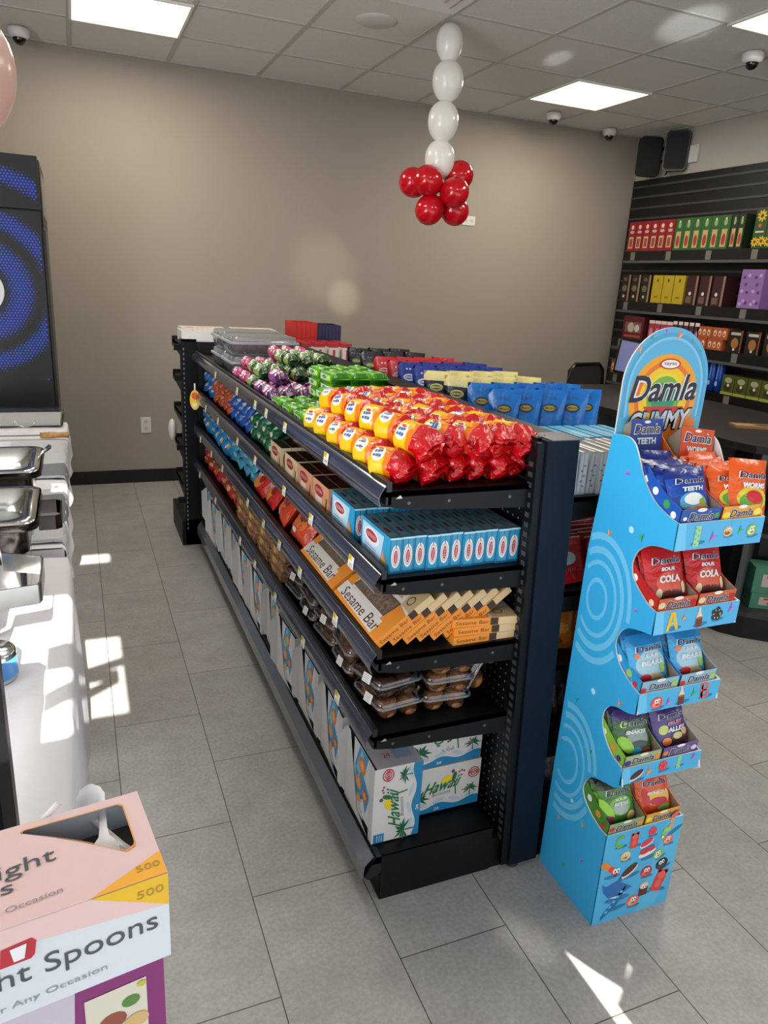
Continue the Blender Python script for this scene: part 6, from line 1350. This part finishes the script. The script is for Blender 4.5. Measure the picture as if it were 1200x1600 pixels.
def towel(y0, y1, z, lb, stripes):
    T_ = mat('towel_white', '#e4e6ea', .95, crinkle=1., cscale=260, spec=.1); Gt = mat('towel_grey', '#9a9ca2', .95, crinkle=1., cscale=260, spec=.1)
    b = MB(); n = 22; xs = [-.30, -.22, -.14, -.10, -.078, -.070, -.066]; zs = [0, .001, 0, .002, 0, -.02, -.05]
    vs = []; 
    for j in range(n + 1):
        for i, x in enumerate(xs): vs.append((x + (.004 * sin(j * 1.3) if i > 3 else 0), y0 + (y1 - y0) * j / n, z + zs[i] + .0015 * sin(j * 2.1 + i)))
    m_ = len(xs); fs = []; fm = []
    for j in range(n):
        for i in range(m_ - 1): fs.append((j * m_ + i, j * m_ + i + 1, (j + 1) * m_ + i + 1, (j + 1) * m_ + i)); fm.append(Gt if any(a <= j / n < c for a, c in stripes) else T_)
    b.add(vs, fs, fm, True); b.add([(x, y, z_ - .009) for x, y, z_ in vs], fs, T_, True)
    k = [0 * m_ + i for i in range(m_)]; b.add([vs[i] for i in k] + [(vs[i][0], vs[i][1] - .002, vs[i][2] - .009) for i in k], [(i, i + 1, m_ + i + 1, m_ + i) for i in range(m_ - 1)], T_, True)
    return tag(b.build('towel'), lb, 'towel')
towel(2.235, 2.80, TZ + .013, 'white and grey terry towel at the near edge of the farther table', [(.25, .85)])
towel(2.98, 3.62, TZ + .013, 'white terry towel further back on the table below the knife', [(.0, .3)])
# chafing dishes
def rrect(x0, x1, y0, y1, r, n=5):
    out = []
    for cx_, cy_, a0 in ((x1 - r, y1 - r, 0), (x0 + r, y1 - r, 90), (x0 + r, y0 + r, 180), (x1 - r, y0 + r, 270)):
        for k in range(n): a = radians(a0 + 90 * k / (n - 1)); out.append((cx_ + r * cos(a), cy_ + r * sin(a)))
    return out
def loft(b, rings, m, cap=True):
    n = len(rings[0][0]); vs = [(x, y, z) for pts, z in rings for x, y in pts]
    b.add(vs, [(k * n + i, k * n + (i + 1) % n, (k + 1) * n + (i + 1) % n, (k + 1) * n + i) for k in range(len(rings) - 1) for i in range(n)], m, True)
    if cap: b.add([(x, y, rings[-1][1]) for x, y in rings[-1][0]], [tuple(range(n))], m)
DARKST = mat('dark_steel', '#4a4644', .2, metal=1.)
def chafing(x1, y0, y1, z, label, handle=True, tongs=False, bare=False):
    x0 = x1 - .52; t = empty('chafing_dish', (x1, y0, TZ), label, 'chafing dish'); zz = z - TZ
    X0, X1, Y1 = -.52, 0, y1 - y0; b = MB()
    loft(b, [(rrect(X0, X1, 0, Y1, .04), zz - .010), (rrect(X0, X1, 0, Y1, .04), zz), (rrect(X0 + .03, X1 - .03, .03, Y1 - .03, .04), zz + .001), (rrect(X0 + .04, X1 - .04, .04, Y1 - .04, .05), zz - .055)], CHROME)
    b.build('food_pan', t); b = MB()
    loft(b, [(rrect(X0 - .004, X1 + .004, -.004, Y1 + .004, .042), zz - .002), (rrect(X0 - .006, X1 + .006, -.006, Y1 + .006, .044), zz - .02), (rrect(X0 + .02, X1 - .02, .02, Y1 - .02, .04), zz - .03), (rrect(X0 + .02, X1 - .02, .02, Y1 - .02, .04), zz - .085)], DARKST)
    b.build('water_pan', t); b = MB()
    loft(b, [(rrect(X0 + .03, X1 - .03, .03, Y1 - .03, .03), .012), (rrect(X0 + .03, X1 - .03, .03, Y1 - .03, .03), zz - .06)], CHROME, False)
    b.build('stand', t)
    if handle:
        b = MB(); hy = Y1 * .5
        path = [(.002, hy - .07), (.04, hy - .07), (.052, hy - .058), (.052, hy + .058), (.04, hy + .07), (.002, hy + .07)]
        for (a, c) in zip(path, path[1:]):
            dx, dy = c[0] - a[0], c[1] - a[1]; l_ = sqrt(dx * dx + dy * dy); nx_, ny_ = -dy / l_ * .002, dx / l_ * .002
            b.prism([(a[0] - nx_, a[1] - ny_), (c[0] - nx_, c[1] - ny_), (c[0] + nx_, c[1] + ny_), (a[0] + nx_, a[1] + ny_)], zz - .05, zz - .015, 'z', DARKST)
        b.build('handle', t)
    return t
chafing(-.125, 2.24, 2.58, 1.0, 'stainless chafing dish farthest back on the table, with tongs beside it', handle=False)
chafing(-.115, 1.76, 2.09, 1.0, 'stainless chafing dish in the middle with a dark bar handle')
# near chafing frame without a pan
t = empty('burner_stand', (-.098, 1.38, TZ), 'empty polished chafing frame nearest the camera on the table', 'chafing dish'); b = MB(); P_ = CHROME
path = [(-.50, .30), (-.11, .30), (-.08, .27), (-.075, .235), (.0, .20), (.004, .185), (.004, .06), (0, .045), (-.075, .03), (-.08, -.04), (-.11, -.07), (-.5, -.07)]
for a, c in zip(path, path[1:]):
    dx, dy = c[0] - a[0], c[1] - a[1]; l_ = sqrt(dx * dx + dy * dy); nx_, ny_ = -dy / l_ * .0018, dx / l_ * .0018
    b.prism([(a[0] - nx_, a[1] - ny_), (c[0] - nx_, c[1] - ny_), (c[0] + nx_, c[1] + ny_), (a[0] + nx_, a[1] + ny_)], .165, .205, 'z', P_)
b.build('band', t); b = MB(); loft(b, [(rrect(-.5, -.09, -.05, .28, .03), .205), (rrect(-.5, -.1, -.04, .27, .03), .2), (rrect(-.48, -.12, -.02, .25, .03), .13)], P_); b.build('water_pan', t)
for yy in (-.04, .27): MB().box(-.13, -.10, yy - .008, yy + .008, 0, .17, P_).build('leg', t)
# fuel can, ladle, tray, knife, tongs, black device
t = empty('fuel_can', (-.195, 1.46, TZ), 'small silver and blue fuel can under the empty chafing frame', 'can')
MB().lathe([(.001, 0), (.044, 0), (.046, .004), (.046, .058), (.043, .062), (.001, .062)], CHROME, 28).build('can_body', t)
b = MB(); b.lathe([(.0465, .01), (.0466, .05)], M('#3f86c8', .4), 28); b.build('printed_band', t)
t = empty('hotel_tray', (-.09, 4.06, TZ), 'long stainless tray at the far end of the table under the cooler', 'tray'); b = MB()
loft(b, [(rrect(-.6, .0, -.05, .06, .02), .01), (rrect(-.61, .01, -.055, .07, .02), .075), (rrect(-.62, .018, -.06, .08, .02), .08), (rrect(-.6, .005, -.045, .06, .02), .076)], CHROME); b.build('tray_body', t)
t = empty('knife', (-.20, 3.72, TZ + .02), 'knife with a wooden handle lying on the far end of the table', 'knife')
b = MB(); b.lathe([(.001, -.065), (.014, -.06), (.016, -.02), (.013, .03), (.015, .06), (.001, .066)], mat('light_wood', '#b98a52', .55, col2='#a07040', vscale=60), 14, Matrix.Translation((.075, .0, .0)) @ Matrix.Rotation(pi / 2, 4, 'Y')); b.build('handle', t)
MB().box(-.3, .012, -.012, .012, -.001, .001, CHROME).build('blade', t)
b = MB(); b.tube([(-.255 + .045 * cos(a), 3.86, TZ + .065 + .03 * sin(a)) for a in [pi + pi * k / 10 for k in range(11)]], .003, CHROME, 6); tag(b.build('tray_handle'), 'curved wire handle lying against the long stainless tray', 'handle')
t = empty('tongs', (-.135, 2.47, TZ + .225), 'steel serving tongs leaning beside the farthest chafing dish', 'tongs')
for k in (-1, 1):
    b = MB(); b.tube([(.035, .015 + .01 * k, .012), (.012, -.02 + .01 * k, .0), (-.03, -.08 + .02 * k, -.05)], [.006, .004, .007], CHROME, 6); b.build('arm', t)
t = empty('black_heater', (-.307, .80, TZ), 'black boxy device standing at the left edge of the near table', 'device')
MB().box(-.1, .205, .0, .05, .0, .40, mat('device_black', '#0c0c0e', .35), b=.012).build('casing', t); MB().box(-.1, .21, -.004, .054, .0, .06, BLACK, b=.004).build('base', t)
# ---------------------------------------------------------------- boxes of spoons at the lower left
BZ = 1.08
def pt(px, py, z):
    d = RIGHT * ((px - 600) / 1139.5) + UP * ((800 - py) / 1139.5) + FWD; t_ = (z - CAM_Z) / d.z; return Vector((d.x * t_, d.y * t_, z))
HB = .09; TR = pt(214, 1236, BZ); BR = pt(262, 1363, BZ); BLf = pt(0, 1455, BZ)
ux = (BR - BLf).normalized(); vy = Vector((-ux.y, ux.x, 0)); DB = (TR - BR).dot(vy)
ang = math.atan2(ux.y, ux.x); WBX = .26; sk = (TR - BR).dot(ux)
t = empty('spoon_box', BR - Vector((0, 0, HB)), 'large pink and white box of plastic spoons at the lower left corner', 'box', None, ang)
PK = mat('pink_box_card', '#d9b9b6', .5); WB = mat('white_box_card', '#ccd2d9', .45); b = MB()
A0, A1, A2, A3 = (0, 0, HB), (sk, DB, HB), (-WBX + sk, DB, HB), (-WBX, 0, HB)
b.add([(0, 0, 0), (sk, DB, 0), (-WBX + sk, DB, 0), (-WBX, 0, 0), A0, A1, A2, A3], [(0, 1, 5, 4), (1, 2, 6, 5), (2, 3, 7, 6), (3, 0, 4, 7), (3, 2, 1, 0)], [WB, WB, WB, WB, WB])
F1 = lambda e=.0004: (lambda x, y: Vector((x, y, HB + e)))
F2 = lambda e=.0004: (lambda x, y: Vector((x, -e, HB + y)))
out_ = [(-WBX, 0), (0, 0), (sk, DB), (-WBX + sk, DB)]
# die-cut window with a clear opening, measured along the lid
W0 = [(-.1032, .1040), (-.1014, .1065), (-.0567, .1051), (-.0195, .1045), (-.0155, .1000), (-.0158, .0470), (-.0171, .0429), (-.0247, .0389), (-.0382, .0509), (-.0569, .0687), (-.0802, .0872)]
def ring_fill(b, outer, inner, m, f):
    n = len(inner); c = Vector((sum(p[0] for p in inner) / n, sum(p[1] for p in inner) / n, 0)); o2 = []
    for p in inner:
        d = Vector((p[0] - c.x, p[1] - c.y, 0)); best = (1e9, 0)
        for i in range(len(outer)):
            a, q = outer[i], outer[(i + 1) % len(outer)]; ex, ey = q[0] - a[0], q[1] - a[1]; det = d.x * -ey + d.y * ex
            if abs(det) < 1e-12: continue
            rx, ry = a[0] - c.x, a[1] - c.y; tt = (rx * -ey + ry * ex) / det; s_ = (d.x * ry - d.y * rx) / det
            if tt > 0 and -1e-6 <= s_ <= 1 + 1e-6 and tt < best[0]: best = (tt, i)
        o2.append(((c.x + d.x * best[0], c.y + d.y * best[0]), best[1]))
    for i in range(n):
        (a, ea), (q, eq) = o2[i], o2[(i + 1) % n]; seg = [inner[i], inner[(i + 1) % n], q]
        if ea != eq:
            # walk the outer corners between the two hit edges (inner loop runs clockwise)
            k = ea; cs = []
            while k != eq: cs.append(outer[k]); k = (k - 1) % len(outer)
            seg += cs[::-1]
        seg.append(a); b.shape(seg, m, f)
ring_fill(b, out_, W0, PK, F1(0))
wi = len(W0)
for i in range(wi):
    a, q = W0[i], W0[(i + 1) % wi]; mx_, my_ = -.05, .08
    g_ = lambda p: (p[0] + (mx_ - p[0]) * .03, p[1] + (my_ - p[1]) * .05)
    b.add([F1(.0006)(*a), F1(.0006)(*q), F1(.0006)(*g_(q)), F1(.0006)(*g_(a))], [(0, 1, 2, 3)], M('#d9902c', .5))
b.shape([(-.062, .0), (.0, .0), (sk * .24, DB * .24)], M('#e8a324', .5), F1(.0004)); b.shape([(-.062, 0), (0, -.033), (0, 0)], M('#dcb012', .5), F2(.0006))
b.shape([(-WBX, 0), (-.062, 0), (.0, -.033), (-WBX, -.004)], PK, F2(.0004))
TX = M('#43474e', .5)
b.text('Medium Weight', .205, TX, lambda x, y: F1(.0008)(x - .182, y * .95 + .062 + .10 * (x - .1)), h=.023, res=4); b.text('Spoons', .088, TX, lambda x, y: F1(.0008)(x - .158, y + .036 + .1 * x), h=.019, res=4); b.text('Ideal for Any Occasion', .105, M('#8a8488', .5), lambda x, y: F1(.0008)(x - .132, y + .016 + .07 * x), h=.008, res=3)
b.text('500', .020, M('#a4851c', .5), lambda x, y: F1(.0008)(x - .013, y + .014), h=.007); b.text('500', .022, M('#a4851c', .5), lambda x, y: F2(.001)(x - .015, y - .013), h=.008)
b.text('Medium Weight Spoons', .30, TX, lambda x, y: F2(.0008)(x - .160, y - .053 + .03 * (x + .04)), h=.025, res=4); b.text('Ideal for Any Occasion', .118, M('#8a8a90', .5), lambda x, y: F2(.0008)(x - .112, y - .078 + .03 * (x + .04)), h=.0075, res=3)
b.shape([(-.128, -.018), (-.106, -.016), (-.103, -.020), (-.105, -.033), (-.108, -.036), (-.130, -.036)], M('#b01c2a', .5), F2(.0006)); b.shape([(-.122, -.0205), (-.110, -.0195), (-.1125, -.033), (-.120, -.0335)], M('#dfe2e6', .5), F2(.001))
b.build('carton', t)
b = MB(); b.box(-WBX + .02, -.003, .01, DB - .01, HB - .03, HB - .028, M('#2c2624', .6)); b.build('box_inside', t)
SPW = mat('spoon_plastic', '#e8e4e2', .25, spec=.6)
def spoon(col=None):
    b = MB(); vs = []; n = 18; rows = []
    L_ = [(-.075, .005), (-.04, .0045), (0, .005), (.02, .007), (.03, .013), (.045, .019), (.06, .0195), (.072, .014), (.078, .004)]
    for y, w_ in L_:
        z = 0 if y < .02 else -.006 * sin((y - .02) / .058 * pi)
        vs += [(-w_, y, 0), (-w_ * .5, y, z - .001), (w_ * .5, y, z - .001), (w_, y, 0)]
    fs = [(k * 4 + i, k * 4 + i + 1, k * 4 + 5 + i, k * 4 + 4 + i) for k in range(len(L_) - 1) for i in range(3)]
    b.add(vs, fs, SPW, True); b.add([(x, y, z - .0014) for x, y, z in vs], fs, SPW, True); return tag(b.build('plastic_spoon'), 'x', 'spoon')
sp_ = spoon(); Tb = Matrix.Translation(BR - Vector((0, 0, HB))) @ Matrix.Rotation(ang, 4, 'Z')
for (x, y, z, rx, ry, rz, lb) in ((-.035, .095, HB - .012, 0, .1, 3.0, 'white plastic spoon seen through the window of the spoon box'), (-.024, .072, HB - .018, 0, -.1, 3.5, 'white plastic spoon lying slanted at the right of the box window'), (-.040, DB + .010, HB - .044, 1.35, 0, -.1, 'clear white spoon bowl poking up behind the spoon box'), (-.100, DB + .012, HB - .026, -1.35, .7, 0, 'plastic spoon handle sticking up at the left behind the spoon box')):
    o = place(sp_, Tb @ Vector((x, y, z)), (rx, ry, rz + ang), lb, scale=(.66, .66, .66))
# purple box underneath
b = MB(); PU = mat('purple_box_card', '#7c2468', .45); LV = M('#bdb3c2', .5)
T3 = Matrix.Translation(BR - Vector((0, 0, HB + .1305))) @ Matrix.Rotation(ang + .02, 4, 'Z')
b.box(-.26, -.004, .012, .15, 0, .1285, {'*': PU}); f3 = lambda e=.0004: (lambda x, y: Vector((x, .012 - e, y)))
b.shape([(-.26, 0), (-.086, 0), (-.078, .1285), (-.26, .1285)], LV, f3(.0005)); b.shape([(-.072, .0), (-.020, .0), (-.020, .105), (-.072, .105)], M('#cdc8b6', .5), f3(.0006))
for k, (x, y, r, c) in enumerate(((-.05, .07, .012, '#8a4634'), (-.034, .085, .008, '#4f7c34'), (-.06, .055, .01, '#d8b89c'), (-.03, .06, .011, '#c8a46c'), (-.045, .045, .012, '#9a5040'), (-.06, .03, .01, '#6c8a3c'), (-.024, .1, .004, '#b8b43c'), (-.036, .03, .012, '#e0d4b8'))): b.disc(x, y, r, r * .8, M(c, .5), f3(.0009 + .0001 * k), 12)
o = tag(b.build('purple_box'), 'purple and lilac food box under the spoon box', 'box'); o.matrix_world = T3
cr = tag(MB().box(-.25, -.02, .03, .13, -(BZ - HB - .1315), -.0005, mat('dark_shelf', '#3a3634', .6)).build('packing_crate'), 'plain crate holding up the purple box below the frame', 'crate'); cr.matrix_world = T3
# ---------------------------------------------------------------- sales counter, chair, till screen
CT = mat('counter_brown', '#1c1816', .45, spec=.4); CTB = mat('counter_black', '#131315', .45)
ct = empty('sales_counter', (2.8, 2.3, 0), 'dark brown sales counter with open shelves, right of the gondola', 'counter')
def curve(o_): return [(2.80 + o_ - 2.8, 4.35 - 2.3), (2.80 + o_ - 2.8, 2.47 - 2.3 + o_ * .4), (2.83 + o_ - 2.8, 2.36 - 2.3 + o_ * .7), (2.90 + o_ * .8 - 2.8, 2.27 - 2.3 + o_), (3.0 + o_ * .5 - 2.8, 2.20 - 2.3 + o_), (4.0 - 2.8, 1.62 - 2.3 + o_)]
cp = curve(0) + [(4.0 - 2.8, 2.2 - 2.3), (3.8 - 2.8, 2.7 - 2.3), (3.8 - 2.8, 4.35 - 2.3)]
MB().prism(cp, .92, .955, 'z', CT).build('countertop', ct)
ins = curve(.04) + [(4.0 - 2.8, 2.16 - 2.3), (3.45 - 2.8, 2.66 - 2.3), (3.4 - 2.8, 4.3 - 2.3)]
MB().prism(ins, 0, .12, 'z', mat('counter_plinth', '#070708', .35)).build('plinth', ct)
MB().prism(curve(.02) + ins[6:], .12, .145, 'z', mat('counter_shelf_grey', '#2e2e30', .5)).build('shelf', ct); MB().prism(curve(.10) + ins[6:], .50, .52, 'z', mat('counter_shelf_grey', '#2e2e30', .5)).build('shelf', ct)
b = MB(); inb = curve(.28); 
b.prism([(x, y) for x, y in inb] + [(x + .02, y + .03) for x, y in inb[::-1]], .12, .92, 'z', CTB); b.build('back_board', ct)
for (x, y, r) in ((.035, .40, 0), (.05, .02, .6), (.035, 1.2, 0), (.5, -.33, 1.0)):
    MB().box(0, .28, -.012, .012, .145, .92, mat('counter_divider', '#4a4a4c', .5), Matrix.Translation((x, y, 0)) @ Matrix.Rotation(r, 4, 'Z')).build('divider', ct)
def green_box():
    b = MB(); w, d, h = .2, .12, .13; b.box(-w / 2, w / 2, 0, d, 0, h, {'*': M('#3f7c64', .5), 'z1': M('#5a9078', .5)}); f = lambda e=.0005: (lambda x, y: Vector((x, -e, y)))
    b.shape([(-w * .3, h * .25), (w * .35, h * .25), (w * .35, h * .75), (-w * .3, h * .75)], M('#b8a89c', .5), f()); b.disc(w * .08, h * .36, w * .2, h * .12, M('#8c4438', .5), f(.0008)); b.shape([(-w * .2, h * .58), (w * .3, h * .62), (w * .3, h * .72), (-w * .2, h * .7)], M('#b03a40', .5), f(.001)); b.shape([(w * .36, h * .1), (w * .46, h * .1), (w * .46, h * .22), (w * .36, h * .22)], M('#c4d0c4', .5), f())
    return tag(b.build('green_box'), 'x', 'box')
gb_ = green_box()
for (x, y, z, sz, lb) in ((3.06, 2.285, .146, (1, 1, .62), 'flat green box on the counter bottom shelf, lower of the left pair'), (3.055, 2.287, .228, (1, 1, 1), 'green box with a red and white picture on the counter bottom shelf'), (3.26, 2.165, .146, (1, 1, .62), 'flat green box on the counter bottom shelf, lower of the right pair'), (3.255, 2.17, .228, (1, 1, 1), 'green box on the counter bottom shelf at the right edge of the photo')):
    place(gb_, (x, y, z), (0, 0, radians(-30)), lb, 'green boxes in the counter', scale=sz)
tag(MB().box(-.16, .16, -.045, .045, 0, .014, mat('kraft_card', '#8a6a44', .8)).disc(0, 0, .05, .03, M('#4a3420'), lambda x, y: Vector((x, y, .0145))).build('cardboard_piece', None, (3.28, 2.72, .956), (0, 0, radians(-25))), 'flat brown cardboard strip lying on the counter top', 'cardboard')
ch = empty('office_chair', (3.80, 4.9, 0), 'black mesh office chair behind the counter, only its back showing', 'chair', None, radians(15))
MESH = mat('chair_mesh', '#333437', .8, crinkle=.6, cscale=300); FR = mat('chair_frame', '#08080a', .35)
pts = [(-.22, .70), (-.235, .9), (-.21, 1.10), (-.15, 1.155), (.15, 1.155), (.21, 1.10), (.235, .9), (.22, .70)]
ch.scale = (1, 1, .9)
b = MB(); b.prism([(x * .95, z) for x, z in pts], .0, .004, 'y', MESH); b.build('backrest', ch); b = MB(); b.tube([(x, 0, z) for x, z in pts + [pts[0]]], .016, FR, 8); b.build('back_frame', ch)
MB().box(-.24, .24, -.5, -.03, .46, .53, FR, b=.02).build('seat', ch); MB().tube([(0, -.26, .08), (0, -.26, .46)], .03, FR, 12).build('gas_column', ch)
for k in range(5): MB().tube([(0, -.26, .1), (.3 * cos(k * 1.257), -.26 + .3 * sin(k * 1.257), .05)], .018, FR, 8).build('leg', ch)
MB().tube([(0, .02, .75), (0, -.02, .55), (0, -.2, .45)], .02, FR, 8).build('spine', ch)
ts = empty('till_screen', (3.63, 4.10, .956), 'tilted till screen on the counter behind the display header', 'monitor', None, radians(-35))
T4 = Matrix.Translation((0, 0, .19)) @ Matrix.Rotation(radians(8), 4, 'Y') @ Matrix.Rotation(radians(-22), 4, 'X')
MB().box(-.17, .17, -.012, .012, -.11, .13, BLACK, T4, b=.006).build('casing', ts)
b = MB(); b.box(-.158, .158, -.0135, -.012, -.098, .118, mat('lit_screen', '#5a5e8c', .3, emit='#5c62a0', estr=.12), T4); b.disc(.02, -.0, .05, .07, M('#3c2c48'), lambda x, y: T4 @ Vector((x, -.0142, y))); b.build('screen', ts)
MB().box(-.08, .08, -.05, .09, 0, .02, BLACK, b=.005).box(-.025, .025, .0, .03, .01, .12, BLACK).build('stand', ts)
# remove prototypes that were never placed
for o in list(C.objects):
    if o.get('label') == 'x': 
        bpy.data.objects.remove(o)
